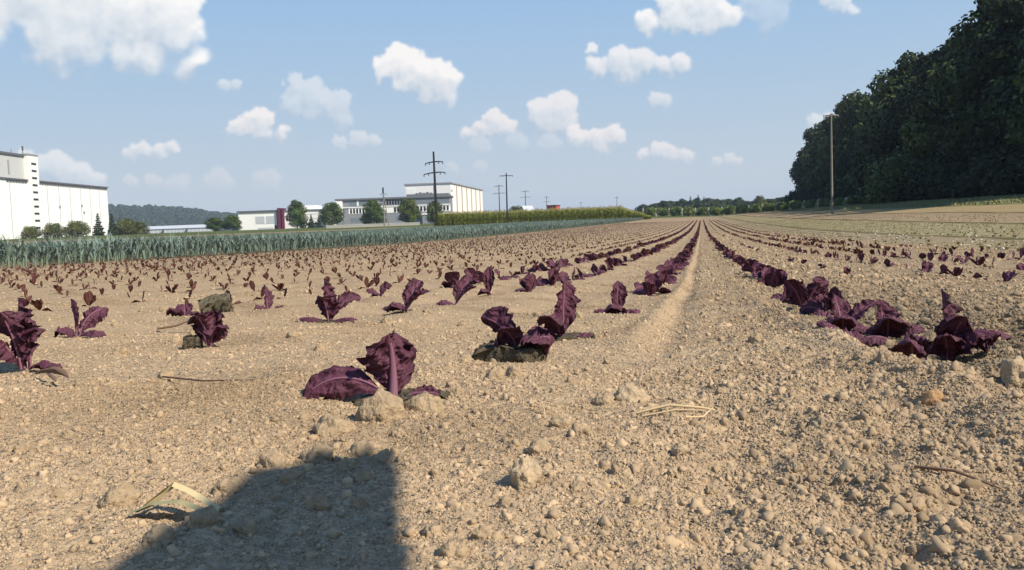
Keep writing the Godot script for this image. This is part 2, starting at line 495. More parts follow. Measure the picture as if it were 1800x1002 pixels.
func seedling(at: Vector3, leaves: Array, label: String, group: String, block := [], fine := true) -> Node3D:
	var t := thing("lettuce_seedling", at, label, "lettuce", group)
	var k := 0
	for p in leaves:
		if at.x > 0.1 and at.z < -0.9: p[2] *= 0.8
		p[8] *= 0.85
		var m := leaf_pair(p, 44 if fine else 16, 24 if fine else 8, int(absf(at.x * 977.0) + absf(at.z * 613.0)) + k * 5)
		var l := part("leaf", m[0], M.lettuce, t)
		l.rotation.y = deg_to_rad(p[0])
		l.position = Vector3(0.003 * cos(deg_to_rad(p[0])), 0.001, -0.003 * sin(deg_to_rad(p[0])))
		part("midrib", m[1], M.midrib, l)
		k += 1
	if block.size():
		var b := part("peat_block", peat_mesh(block[0], block[1], block[2], k + int(at.x * 100.0)), M.peat, t)
		b.position = Vector3(block[3], block[4], 0)
		b.rotation.y = block[5]
	return t

func random_leaves(r: RandomNumberGenerator, size: float, n: int) -> Array:
	var out := []
	var a0 := r.randf() * 360.0
	for i in n:
		var up := i == 0 or r.randf() < 0.35
		var L := size * r.randf_range(0.8, 1.15)
		var az := a0 + i * 360.0 / n + r.randf_range(-35, 35)
		if up: out.append([az, L, L * r.randf_range(0.3, 0.42), r.randf_range(68, 92), r.randf_range(-60, 25), r.randf_range(-70, 70), r.randf_range(-40, 40), r.randf_range(-0.5, 0.6), r.randf_range(0.25, 0.5)])
		else: out.append([az, L, L * r.randf_range(0.26, 0.38), r.randf_range(30, 62), r.randf_range(-110, -60), r.randf_range(-50, 50), r.randf_range(-25, 25), r.randf_range(-0.7, 0.1), r.randf_range(0.2, 0.4)])
	return out

# ------------------------------------------------------------------ stones and crumbs
func clod_mesh(sd: int, detail := 2, lump := 0.35) -> ArrayMesh:          # radius about 1
	var t := (1.0 + sqrt(5.0)) / 2.0
	var v: Array[Vector3] = []
	for p: Vector3 in [Vector3(-1, t, 0), Vector3(1, t, 0), Vector3(-1, -t, 0), Vector3(1, -t, 0), Vector3(0, -1, t), Vector3(0, 1, t), Vector3(0, -1, -t), Vector3(0, 1, -t), Vector3(t, 0, -1), Vector3(t, 0, 1), Vector3(-t, 0, -1), Vector3(-t, 0, 1)]: v.append(p.normalized())
	var f := PackedInt32Array([0, 11, 5, 0, 5, 1, 0, 1, 7, 0, 7, 10, 0, 10, 11, 1, 5, 9, 5, 11, 4, 11, 10, 2, 10, 7, 6, 7, 1, 8, 3, 9, 4, 3, 4, 2, 3, 2, 6, 3, 6, 8, 3, 8, 9, 4, 9, 5, 2, 4, 11, 6, 2, 10, 8, 6, 7, 9, 8, 1])
	for s in detail:
		var g := PackedInt32Array()
		var mid := {}
		for k in range(0, f.size(), 3):
			var e := []
			for q in 3:
				var a := f[k + q]
				var b := f[k + (q + 1) % 3]
				var key := Vector2i(mini(a, b), maxi(a, b))
				if not mid.has(key):
					mid[key] = v.size()
					v.append((v[a] + v[b]).normalized())
				e.append(mid[key])
			g.append_array([f[k], e[0], e[2], f[k + 1], e[1], e[0], f[k + 2], e[2], e[1], e[0], e[1], e[2]])
		f = g
	var pv := PackedVector3Array()
	for p in v:
		var r := 1.0 + lump * n_mid.get_noise_3d(p.x * 1.1 + sd * 20.0, p.y * 1.1, p.z * 1.1) + lump * 0.45 * n_mid.get_noise_3d(p.x * 3.1, p.y * 3.1 + sd * 20.0, p.z * 3.1)
		pv.append(p * r)
	var n := PackedVector3Array(); n.resize(pv.size())
	for k in range(0, f.size(), 3):
		var fn := (pv[f[k + 1]] - pv[f[k]]).cross(pv[f[k + 2]] - pv[f[k]])
		for q in 3: n[f[k + q]] += fn
	for k in n.size(): n[k] = n[k].normalized()
	return amesh(pv, n, PackedColorArray(), f)

func build_crumbs() -> void:
	var shapes: Array[ArrayMesh] = [clod_mesh(1, 1, 0.75), clod_mesh(2, 1, 0.95), clod_mesh(3, 1, 0.85)]
	var r := RandomNumberGenerator.new()
	r.seed = 12
	# [near, far, how many, smallest, largest radius]
	var zones := [[0.17, 0.62, 330000, 0.00027, 0.0022], [0.5, 1.5, 280000, 0.0004, 0.0030], [1.2, 4.0, 190000, 0.0009, 0.0055], [3.2, 12.0, 110000, 0.0024, 0.010], [10.0, 34.0, 50000, 0.006, 0.015]]
	var xf: Array = [[], [], []]
	var cl: Array = [PackedColorArray(), PackedColorArray(), PackedColorArray()]
	for zn in zones:
		for i in zn[2]:
			var d: float = sqrt(lerpf(zn[0] * zn[0], zn[1] * zn[1], r.randf()))
			var az := -YAW + r.randf_range(-0.66, 0.66)
			var x := d * sin(az)
			var z := -d * cos(az)
			var ro := rough_at(x, z)
			if x < -10.6 or x > 2.4 and d > 12.0: continue
			var clump := n_mid.get_noise_2d(x * 18.0 / zn[1], z * 18.0 / zn[1])
			if r.randf() > 0.55 + 0.25 * ro + 0.5 * clump: continue
			var s: float = minf(zn[3] * pow(maxf(r.randf(), 0.0001), -0.34), zn[4]) * (0.5 + 0.48 * ro)
			var b := Basis.from_euler(Vector3(r.randf() * TAU, r.randf() * TAU, r.randf() * TAU)) * Basis.from_scale(Vector3(s * r.randf_range(0.75, 1.3), s * r.randf_range(0.7, 1.1), s * r.randf_range(0.75, 1.3)))
			var k := r.randi() % 3
			xf[k].append(Transform3D(b, Vector3(x, top(x, z) + s * r.randf_range(-0.55, 0.25), z)))
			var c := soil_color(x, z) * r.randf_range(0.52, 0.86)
			if r.randf() < 0.008: c = c * 1.2
			c.a = 1.0
			cl[k].append(c)
	for k in 3:
		var t: Array[Transform3D] = []
		t.assign(xf[k])
		var o := many("soil_crumbs", shapes[k], M.crumb, t, cl[k])
		tag(o, ["fine loose soil crumbs strewn all over the dry field", "coarser crumbly soil grains among the lettuce rows", "small dry lumps of earth scattered over the beds"][k], "soil")
		print("crumbs ", t.size())

# ------------------------------------------------------------------ leeks and maize
func strap(v: PackedVector3Array, n: PackedVector3Array, c: PackedColorArray, idx: PackedInt32Array, base: Vector3, az: float, L: float, W: float, e0: float, bend: float, kink: float, col: Color) -> void:
	var seg := 6
	var pos := base
	var out := Vector3(cos(az), 0, sin(az))
	var side := Vector3(-sin(az), 0, cos(az))
	var first := v.size()
	for i in seg + 1:
		var u := float(i) / seg
		var e := e0 + bend * u * u - (kink if u > 0.55 else 0.0)
		var t := out * cos(e) + Vector3.UP * sin(e)
		if i > 0: pos += t * (L / seg)
		var nn := Vector3.UP * cos(e) - out * sin(e)
		var w := W * (0.8 + 0.4 * sin(PI * minf(u * 1.1, 1.0))) * (1.0 - pow(u, 3.0) * 0.9)
		for j in 3:
			v.append(pos + side * w * (j - 1.0) + nn * (w * 0.55 if j != 1 else 0.0))
			n.append((nn + side * (0.45 * (1.0 - j))).normalized())
			c.append(col)
	for i in seg:
		for j in 2:
			var a := first + i * 3 + j
			idx.append_array([a, a + 1, a + 3, a + 1, a + 4, a + 3])

func leek_leaf_mesh(L: float, W: float, e0: float, bend: float, kink: float, col: Color) -> ArrayMesh:
	var v := PackedVector3Array(); var n := PackedVector3Array(); var c := PackedColorArray(); var i := PackedInt32Array()
	strap(v, n, c, i, Vector3.ZERO, 0.0, L, W, e0, bend, kink, col)
	return amesh(v, n, c, i)

func build_leeks() -> void:
	var r := RandomNumberGenerator.new()
	r.seed = 5
	var stem := tube_mesh(PackedVector3Array([Vector3(0, -0.03, 0), Vector3(0, 0.08, 0), Vector3(0, 0.19, 0)]), PackedFloat32Array([0.015, 0.015, 0.017]), 6)
	var kinds: Array = []                               # a few leaf meshes, shared
	for k in 10:
		var tone := r.randf_range(0.75, 1.25)
		kinds.append(leek_leaf_mesh(r.randf_range(0.26, 0.45), r.randf_range(0.011, 0.02), deg_to_rad(r.randf_range(60, 88)), deg_to_rad(r.randf_range(-75, -5)), deg_to_rad(80.0 if k % 3 == 0 else 0.0), Color(0.165 * tone, 0.22 * tone, 0.18 * tone)))
	var protos: Array = []                              # leaf list of each kind of leek: [[mesh, transform]...]
	for k in 6:
		var list := []
		var fan := r.randf() * PI
		for q in 8:
			var up := 0.035 + 0.022 * q
			var b := Basis(Vector3.UP, fan + PI * (q % 2) + r.randf_range(-0.35, 0.35)) * Basis.from_scale(Vector3.ONE * r.randf_range(0.85, 1.15))
			list.append([kinds[r.randi() % 10], Transform3D(b, Vector3(0, up, 0))])
		protos.append(list)
	var whole: Array[ArrayMesh] = []
	for k in 6:
		whole.append(join([[stem, Transform3D()]] + protos[k]))
	# the plants of the two outer rows that show largest are things of their own
	var made := 0
	for row in 2:
		var z := -9.4
		while z > (-27.0 if row == 0 else -19.5):
			z -= r.randf_range(0.09, 0.14)
			var x := -11.05 - 0.55 * row + r.randf_range(-0.06, 0.06)
			var s := r.randf_range(0.85, 1.12)
			var k := r.randi() % 6
			var lab := "blue green leek in the front row of the leek field, beside the bare soil" if row == 0 else "blue green leek in the second row of the leek field, behind the front row"
			if row == 0 and z > -16.0:
				var t := thing("leek_plant", on(x, z), "leek with distinct strap leaves in the field's front row, near the left picture edge", "leek", "leeks at the near end of the front row", r.randf() * TAU)
				t.scale = Vector3.ONE * s
				part("stem", stem, M.leek_stem, t)
				for e in protos[k]:
					var l := part("leaf", e[0], M.leek, t)
					l.transform = e[1]
			else:
				var o := part("leek_plant", whole[k], M.leek, self)
				o.transform = Transform3D(Basis(Vector3.UP, r.randf() * TAU) * Basis.from_scale(Vector3.ONE * s), on(x, z))
				tag(o, lab, "leek", "leeks in the front row" if row == 0 else "leeks in the second row")
			made += 1
	# the rest of the field
	var clumps: Array[ArrayMesh] = []
	for k in 4:
		var list := []
		for q in 5:
			list.append([whole[(k + q * 2) % 6], Transform3D(Basis(Vector3.UP, r.randf() * TAU) * Basis.from_scale(Vector3.ONE * r.randf_range(0.85, 1.12)), Vector3(r.randf_range(-0.05, 0.05), 0, (q - 2) * 0.115))])
		clumps.append(join(list))
	var xf: Array = [[], [], [], []]
	for row in 44:
		var x := -11.05 - 0.55 * row
		var z := -8.0 - row * 0.45
		if row == 0: z = -27.3
		elif row == 1: z = -19.8
		elif row > 8: z = -8.0 - row * 0.8
		while z > -178.0:
			z -= 0.575 if z > -70.0 else 0.8
			if row > 10 and z > -40.0 and r.randf() < 0.3: continue
			xf[r.randi() % 4].append(Transform3D(Basis(Vector3.UP, PI * (r.randi() % 2) + r.randf_range(-0.05, 0.05)) * Basis.from_scale(Vector3(1, r.randf_range(0.85, 1.12), 1)), Vector3(x + r.randf_range(-0.06, 0.06), ground(x, z), z)))
	for k in 4:
		var t: Array[Transform3D] = []
		t.assign(xf[k])
		var o := many("leek_field", clumps[k], M.leek, t, PackedColorArray())
		tag(o, ["dense blue green leek crop stretching behind the front rows", "leek plants filling the broad strip left of the beds", "far leek rows running towards the maize", "upright leek leaves massed along the strip"][k], "leeks")
	print("leeks ", made, " clumps ", xf[0].size() * 4)

func build_maize() -> void:
	var r := RandomNumberGenerator.new()
	r.seed = 8
	var v := PackedVector3Array(); var n := PackedVector3Array(); var c := PackedColorArray(); var idx := PackedInt32Array()
	for q in 7:                                         # a clump of seven stalks
		var x := (q - 3) * 0.17
		var z := r.randf_range(-0.15, 0.15)
		var h := r.randf_range(2.2, 2.7)
		for k in 9:
			var tone := r.randf_range(0.8, 1.25)
			strap(v, n, c, idx, Vector3(x, 0.25 + k * 0.22, z), r.randf() * TAU, r.randf_range(0.6, 0.85), 0.045, deg_to_rad(r.randf_range(55, 75)), deg_to_rad(-95), 0.0, Color(0.25 * tone, 0.28 * tone, 0.06 * tone))
		strap(v, n, c, idx, Vector3(x, 0, z), 0.0, h, 0.02, PI / 2, 0.0, 0.0, Color(0.21, 0.23, 0.06))
		for k in 5:
			strap(v, n, c, idx, Vector3(x, h - 0.05, z), r.randf() * TAU, 0.3, 0.014, deg_to_rad(75), deg_to_rad(-40), 0.0, Color(0.42, 0.36, 0.13))
	var clump := amesh(v, n, c, idx)
	var xf: Array[Transform3D] = []
	for row in 22:
		for i in 41:
			var u := i / 40.0
			var p := Vector3(-51.0, 0, -173.5).lerp(Vector3(-10.5, 0, -182.5), u) + Vector3(-0.07 - 0.2 * (1.0 - u), 0, -0.97) * row * (0.75 if row < 8 else 1.6)
			p += Vector3(r.randf_range(-0.3, 0.3), 0, r.randf_range(-0.1, 0.1))
			p.y = ground(p.x, p.z)
			xf.append(Transform3D(Basis(Vector3.UP, 0.2 + r.randf_range(-0.2, 0.2) + PI * (r.randi() % 2)) * Basis.from_scale(Vector3(1, r.randf_range(0.9, 1.1) * (1.0 if i < 36 else 1.0 - 0.14 * (i - 35)), 1)), p))
	var o := many("maize_field", clump, M.maize, xf, PackedColorArray())
	tag(o, "yellow green maize field standing behind the far end of the leeks", "maize")

# ------------------------------------------------------------------ trees
func crown(sd: int, lobes: Array, leaves: int, leaf: float, base: Color, var_amt := 0.3) -> ArrayMesh:
	# lobes: [centre, radius vector]; folded leaf clumps spread through each lobe's outer volume
	var r := RandomNumberGenerator.new()
	r.seed = sd
	var v := PackedVector3Array(); var n := PackedVector3Array(); var c := PackedColorArray(); var idx := PackedInt32Array()
	var wsum := 0.0
	for l in lobes: wsum += l[1].x * l[1].y
	for l in lobes:
		var tone := 1.0 + var_amt * r.randf_range(-1, 1)
		var hue := r.randf_range(-0.12, 0.12)
		var cnt := int(leaves * l[1].x * l[1].y / wsum)
		for i in cnt:
			var d := Vector3(r.randfn(), r.randfn(), r.randfn()).normalized()
			var bump := 1.0 + 0.30 * n_mid.get_noise_3d(d.x * 2.2 + l[0].x, d.y * 2.2 + l[0].y, d.z * 2.2 + sd)
			var p: Vector3 = l[0] + Vector3(d.x * l[1].x, d.y * l[1].y, d.z * l[1].z) * pow(r.randf(), 0.28) * bump
			var nn := (d + Vector3(r.randfn(), r.randfn() + 0.5, r.randfn()) * 0.55).normalized()
			var a := nn.cross(Vector3(r.randfn(), r.randfn(), r.randfn())).normalized()
			var b := nn.cross(a)
			var s := leaf * r.randf_range(0.5, 1.5)
			var k := v.size()
			v.append(p + a * s - nn * s * 0.2); v.append(p + b * s * 0.55 + nn * s * 0.12); v.append(p - a * s - nn * s * 0.2); v.append(p - b * s * 0.55 + nn * s * 0.12)
			var t := tone * r.randf_range(0.75, 1.25)
			var col := Color(base.r * t * (1.0 + hue), base.g * t, base.b * t)
			for q in 4:
				n.append(nn)
				c.append(col)
			idx.append_array([k, k + 1, k + 2, k, k + 2, k + 3])
	return amesh(v, n, c, idx)

func limbs_mesh(sd: int, h: float, rad: float, lobes: Array) -> ArrayMesh:
	var r := RandomNumberGenerator.new()
	r.seed = sd
	var st := new_st()
	var pts := PackedVector3Array(); var rr := PackedFloat32Array()
	for i in 6:
		var u := i / 5.0
		pts.append(Vector3(r.randf_range(-1, 1) * rad * u, -0.3 + (h + 0.3) * u, r.randf_range(-1, 1) * rad * u))
		rr.append(rad * (1.25 - u) if i > 0 else rad * 1.5)
	tube(st, pts, rr, 7)
	for l in lobes:
		var hh := clampf(l[0].y * 0.72, h * 0.2, h * 0.95)
		tube(st, PackedVector3Array([Vector3(0, hh, 0), Vector3(l[0].x * 0.5, lerpf(hh, l[0].y, 0.6), l[0].z * 0.5), l[0]]), PackedFloat32Array([rad * 0.5, rad * 0.3, rad * 0.08]), 5)
	return done(st)

func broad_lobes(sd: int, h: float, w: float, low: float, cnt: int) -> Array:
	var r := RandomNumberGenerator.new()
	r.seed = sd
	var out := []
	for i in cnt:
		var u := (i + 0.5) / cnt
		var y := lerpf(low, 0.9, u) * h
		var prof_w := w * (0.45 + 0.55 * sin(PI * clampf(lerpf(0.22, 0.93, u), 0, 1)))
		var a := i * 2.4 + r.randf()
		var rad := prof_w * r.randf_range(0.42, 0.62)
		out.append([Vector3(cos(a) * prof_w * 0.62 * (1.0 - 0.5 * u * u), y, sin(a) * prof_w * 0.62 * (1.0 - 0.5 * u * u)), Vector3(rad, rad * 0.85, rad)])
	out.append([Vector3(0, h * 0.62, 0), Vector3(w * 0.55, h * 0.26, w * 0.55)])
	return out

func tree_kind(sd: int, h: float, w: float, low: float, cnt: int, leaves: int, leaf: float, col: Color) -> Array:
	var lobes := broad_lobes(sd, h, w, low, cnt)
	return [limbs_mesh(sd, h * 0.8, h * 0.018, lobes), crown(sd, lobes, leaves, leaf, col)]

func conifer_kind(sd: int, h: float, w: float, leaves: int, col: Color) -> Array:
	var lobes := []
	var tiers := 11
	for i in tiers:
		var u := (i + 0.3) / tiers
		var rr := w * (1.0 - u) + 0.12 * w
		for q in 4:
			var a := q * TAU / 4.0 + i * 0.9
			var far := rr * (0.6 + 0.5 * fmod(i * 0.37 + q * 0.61 + sd * 0.13, 1.0))
			lobes.append([Vector3(cos(a) * far * 0.55, h * (0.1 + 0.87 * u) - far * 0.22, sin(a) * far * 0.55), Vector3(far * 0.5, h * 0.022 + far * 0.08, far * 0.5)])
	return [tube_mesh(PackedVector3Array([Vector3(0, -0.2, 0), Vector3(0, h * 0.5, 0), Vector3(0, h, 0)]), PackedFloat32Array([h * 0.016, h * 0.01, 0.02]), 6), crown(sd, lobes, leaves, w * 0.10, col, 0.2)]

func tree(kind: Array, at: Vector3, s: Vector3, called: String, label: String, category: String, group := "", turn := 0.0) -> Node3D:
	var t := thing(called, at, label, category, group, turn)
	t.scale = s
	part("trunk", kind[0], M.bark, t)
	part("crown", kind[1], M.foliage, t)
	return t

func gr(x: float, z: float) -> Vector3:
	return Vector3(x, ground(x, z) - 0.05, z)

func build_trees() -> void:
	var dark := Color(0.028, 0.044, 0.013)
	var mid := Color(0.062, 0.084, 0.02)
	var kinds: Array = []
	for k in 5:
		kinds.append(tree_kind(20 + k, 21.0, [6.0, 7.2, 5.2, 6.6, 5.6][k], 0.08, [9, 12, 8, 11, 10][k], 15000, 0.34, dark.lerp(mid, [0.0, 0.5, 0.15, 1.0, 0.3][k])))
	var spruce := conifer_kind(40, 21.0, 3.6, 9000, Color(0.028, 0.046, 0.018))
	var r := RandomNumberGenerator.new()
	r.seed = 77
	# the forest along the right of the fields
	var z := -62.0
	var i := 0
	while z > -292.0:
		var x := 33.0 + r.randf_range(-1.2, 1.2)
		var h: float = [1.0, 0.86, 1.1, 0.95, 1.16, 0.9, 1.04][i % 7] * r.randf_range(0.95, 1.05) * (1.0 + 0.14 * smoothstep(-150.0, -110.0, z))
		var lab := "tall dark broadleaf tree in the shaded front wall of the forest on the right"
		var grp := "broadleaf trees of the forest edge"
		if i == 0:
			lab = "nearest forest edge tree, its crown running out of the upper right corner"; grp = ""
		elif z > -112.0:
			lab = "very tall dark tree at the forest's near end, right of the two spruce tips"; grp = "tall trees at the near end of the forest edge"
		elif z < -180.0 and z > -262.0:
			lab = "dark broadleaf forest edge tree around the tall grey pole, left of the pale green bush"; grp = "forest edge trees around the grey pole"
		elif z < -283.0:
			lab = "last tree at the forest's left tip, its rounded crown leaning over the orchard rows"; grp = ""
			h = 0.86
		elif z < -262.0:
			lab = "sunlit lighter tree top near the left tip of the forest, behind the tall grey pole"
		tree(kinds[i % 5], gr(x, z), Vector3(r.randf_range(0.95, 1.15), h, r.randf_range(0.95, 1.15)), "forest_tree", lab, "tree", grp, r.randf() * TAU)
		z -= r.randf_range(6.5, 10.5)
		i += 1
	z = -66.0
	while z > -300.0:
		var t := tree(kinds[(i + 2) % 5], gr(43.0 + r.randf_range(-2, 2), z), Vector3.ONE * r.randf_range(0.92, 1.1) * (1.0 + 0.12 * smoothstep(-150.0, -110.0, z)), "forest_tree", "dark broadleaf tree standing deeper in the forest, only its top seen over the front trees", "tree", "trees of the second forest row", r.randf() * TAU)
		z -= r.randf_range(8.0, 11.0)
		i += 1
	tree(spruce, gr(34.0, -121.0), Vector3(1.15, 1.20, 1.15), "spruce_tree", "pointed dark spruce rising between the broadleaf crowns of the forest edge", "tree")
	tree(spruce, gr(34.5, -116.5), Vector3(1.1, 1.14, 1.1), "spruce_tree", "second slightly lower spruce tip just right of the tallest spruce of the forest", "tree")
	# the shrub mantle at the forest's foot
	var shrub := tree_kind(60, 4.2, 3.0, 0.12, 10, 5000, 0.2, Color(0.032, 0.046, 0.015))
	z = -58.0
	while z > -290.0:
		tree(shrub, gr(28.3 + r.randf_range(-0.8, 0.8), z), Vector3(r.randf_range(0.8, 1.3), r.randf_range(0.6, 1.25), r.randf_range(0.8, 1.3)), "forest_shrub", "dark leafy shrub in the shade at the foot of the forest edge", "shrub", "shrubs along the forest edge", r.randf() * TAU)
		z -= r.randf_range(3.6, 5.6)
	tree(tree_kind(61, 6.2, 4.8, 0.1, 12, 7000, 0.2, Color(0.085, 0.115, 0.032)), gr(26.0, -128.0), Vector3(1.2, 1, 1.2), "forest_shrub", "broad rounded paler green bush bulging out of the forest foot", "shrub")
	# single trees by the buildings
	var round_tree := tree_kind(70, 10.4, 4.4, 0.16, 13, 8000, 0.24, Color(0.060, 0.095, 0.020))
	var bright_tree := tree_kind(71, 10.2, 4.2, 0.14, 13, 8000, 0.24, Color(0.105, 0.135, 0.028))
	var pear_tree := tree_kind(72, 10.8, 4.0, 0.10, 13, 8000, 0.24, Color(0.085, 0.12, 0.03))
	tree(round_tree, gr(-123.0, -332.0), Vector3(1.15, 1.0, 1.15), "round_tree", "dark rounded tree before the grey office block, behind the twin legged pole", "tree", "", 0.4)
	tree(bright_tree, gr(-109.6, -334.0), Vector3(1.06, 1.02, 1.06), "bright_tree", "yellow green tree before the middle of the grey office block", "tree", "", 2.0)
	tree(round_tree, gr(-98.0, -330.0), Vector3(0.85, 0.86, 0.85), "round_tree", "rounded dark tree right behind the tall black power pole", "tree", "", 3.0)
	tree(pear_tree, gr(-150.3, -322.6), Vector3(1.05, 1.05, 1.15), "pear_shaped_tree", "pear shaped green tree standing before the low white hall, beside its maroon tower", "tree", "", 1.0)
	tree(round_tree, gr(-148.5, -352.0), Vector3(1.4, 1.02, 1.2), "round_tree", "broad dark tree between the low white hall and the office block", "tree", "", 5.0)
	var small_fir := conifer_kind(73, 5.0, 1.5, 2500, Color(0.04, 0.062, 0.028))
	tree(small_fir, gr(-143.8, -321.0), Vector3.ONE * 1.08, "small_fir", "left one of two small dark firs before the low white hall", "tree")
	tree(small_fir, gr(-140.9, -321.5), Vector3.ONE * 0.98, "small_fir", "right one of two small dark firs before the low white hall", "tree", "", 1.0)
	tree(round_tree, gr(-136.0, -361.0), Vector3(0.5, 0.42, 0.5), "shrub", "small dark bush at the left foot of the office block", "shrub")
	var fir := conifer_kind(74, 8.5, 2.1, 4000, Color(0.035, 0.055, 0.02))
	tree(fir, gr(-208.0, -285.0), Vector3.ONE * 1.0, "fir_tree", "left of the two dark firs in front of the white warehouse", "tree")
	tree(fir, gr(-204.0, -287.0), Vector3.ONE * 0.96, "fir_tree", "right of the two dark firs, near the end corner of the white warehouse", "tree", "", 2.0)
	var bush := tree_kind(75, 5.0, 4.4, 0.1, 10, 5000, 0.2, Color(0.085, 0.10, 0.026))
	var spots := [[-222.0, -280.0, 1.0, "olive bush in front of the white warehouse, left of the firs"], [-228.0, -276.0, 0.85, "low pale olive bush furthest left along the white warehouse wall"], [-215.0, -283.0, 1.1, "taller olive bush just left of the two firs"], [-203.0, -294.0, 1.15, "dark bush right of the firs below the hill"], [-199.5, -296.0, 0.9, "bush right beside the warehouse end, with the wooded hill behind it"]]
	for p in spots:
		tree(bush, gr(p[0], p[1]), Vector3.ONE * p[2], "bush", p[3], "bush", "", p[0])
	tree(round_tree, gr(-181.0, -330.0), Vector3(0.9, 0.62, 0.9), "round_tree", "low dark tree just left of the low white hall", "tree", "", 0.3)
	tree(round_tree, gr(-186.5, -326.0), Vector3(0.9, 0.55, 0.9), "round_tree", "second low dark tree left of the low white hall, at the foot of the hill", "tree", "", 2.3)
	tree(bush, gr(-86.5, -428.0), Vector3(1.2, 1.35, 1.2), "bush", "dark bush on the horizon over the maize, beside the white house", "bush")
	# the wood beyond the orchard
	var far_a := tree_kind(80, 12.0, 5.2, 0.1, 12, 4500, 0.36, Color(0.058, 0.082, 0.03))
	var far_b := tree_kind(81, 13.0, 5.0, 0.1, 12, 4500, 0.36, Color(0.045, 0.066, 0.024))
	var far_fir := conifer_kind(82, 15.0, 2.6, 3500, Color(0.028, 0.045, 0.022))
	for k in 19:
		var u := k / 18.0
		var x := lerpf(-31.0, 18.5, u)
		var h := 0.52 + 0.16 * sin(PI * u) + r.randf_range(-0.05, 0.07)
		tree(far_a if k % 2 else far_b, gr(x + r.randf_range(-1, 1), -500.0 + r.randf_range(-14, 14)), Vector3(1.0, h, 1.0), "far_tree", "leftmost low tree of the distant wood, next to the maize" if k == 0 else "rounded tree in the distant wood beyond the orchard rows", "tree", "" if k == 0 else "trees of the distant wood", r.randf() * TAU)
	for k in 3:
		tree(far_fir, gr([-5.5, -1.5, 1.5][k], -494.0), Vector3(0.8, [0.68, 0.72, 0.64][k], 0.8), "far_fir", ["left", "middle", "right"][k] + " one of three dark fir tips rising from the distant wood", "tree")
	for k in 26:
		var u := k / 25.0
		tree(far_a, gr(lerpf(21.0, 82.0, u), -470.0 + u * 25.0), Vector3(1.0, 0.34 + 0.1 * r.randf(), 1.0), "far_tree", "low tree in the thin dark horizon line between the distant wood and the forest", "tree", "trees of the low horizon line", r.randf() * TAU)
	tree(bush, gr(27.0, -445.0), Vector3(0.8, 1.2, 0.8), "bush", "lone dark bush sticking up over the low horizon line", "bush")

func build_orchard() -> void:
	var row := tree_kind(90, 2.3, 1.3, 0.2, 9, 1800, 0.13, Color(0.15, 0.19, 0.055))
	var row2 := tree_kind(91, 2.3, 1.4, 0.2, 9, 1800, 0.13, Color(0.12, 0.16, 0.045))
	var post := box_mesh(Vector3(-0.17, -0.2, -0.1), Vector3(0.17, 2.35, 0.1))
	var pale := tree_kind(92, 2.1, 0.6, 0.1, 6, 700, 0.10, Color(0.40, 0.42, 0.20))
	for i in 17:                                         # the row line runs obliquely, nearer to the forest on the right
		var spot := func(u: float) -> Vector3:
			var iz := lerpf(1.0 / 285.0, 1.0 / 160.0, u)
			return Vector3(lerpf(-0.0613, 0.160, u) / iz, 0, -1.0 / iz)
		var a: Vector3 = spot.call(i / 16.0)
		var s := -a.z / 205.0
		var o := part("orchard_post", post, M.pale_wood, self)
		o.position = gr(a.x, a.z + 1.6)
		o.scale = Vector3(1, s * 0.8, 1)
		tag(o, "pale wooden end post between two hedge like orchard rows", "post", "end posts of the orchard rows")
		tree(pale, gr(a.x, a.z), Vector3.ONE * s * 0.8, "pale_bush", "pale thin leafy bush at an orchard row's end post", "bush", "pale bushes at the orchard posts", i)
		if i == 16: break
		for q in 3:
			var c: Vector3 = spot.call((i + 0.3 + q * 0.2) / 16.0)
			tree(row if (i + q) % 2 else row2, gr(c.x, c.z), Vector3(s * 0.62, s * (0.85 + 0.06 * sin(i * 3.0 + q)), s * 0.9), "orchard_bush", "dark green bush in the clipped orchard rows at the far end of the field", "bush", "bushes of the orchard rows", i * 1.3 + q)

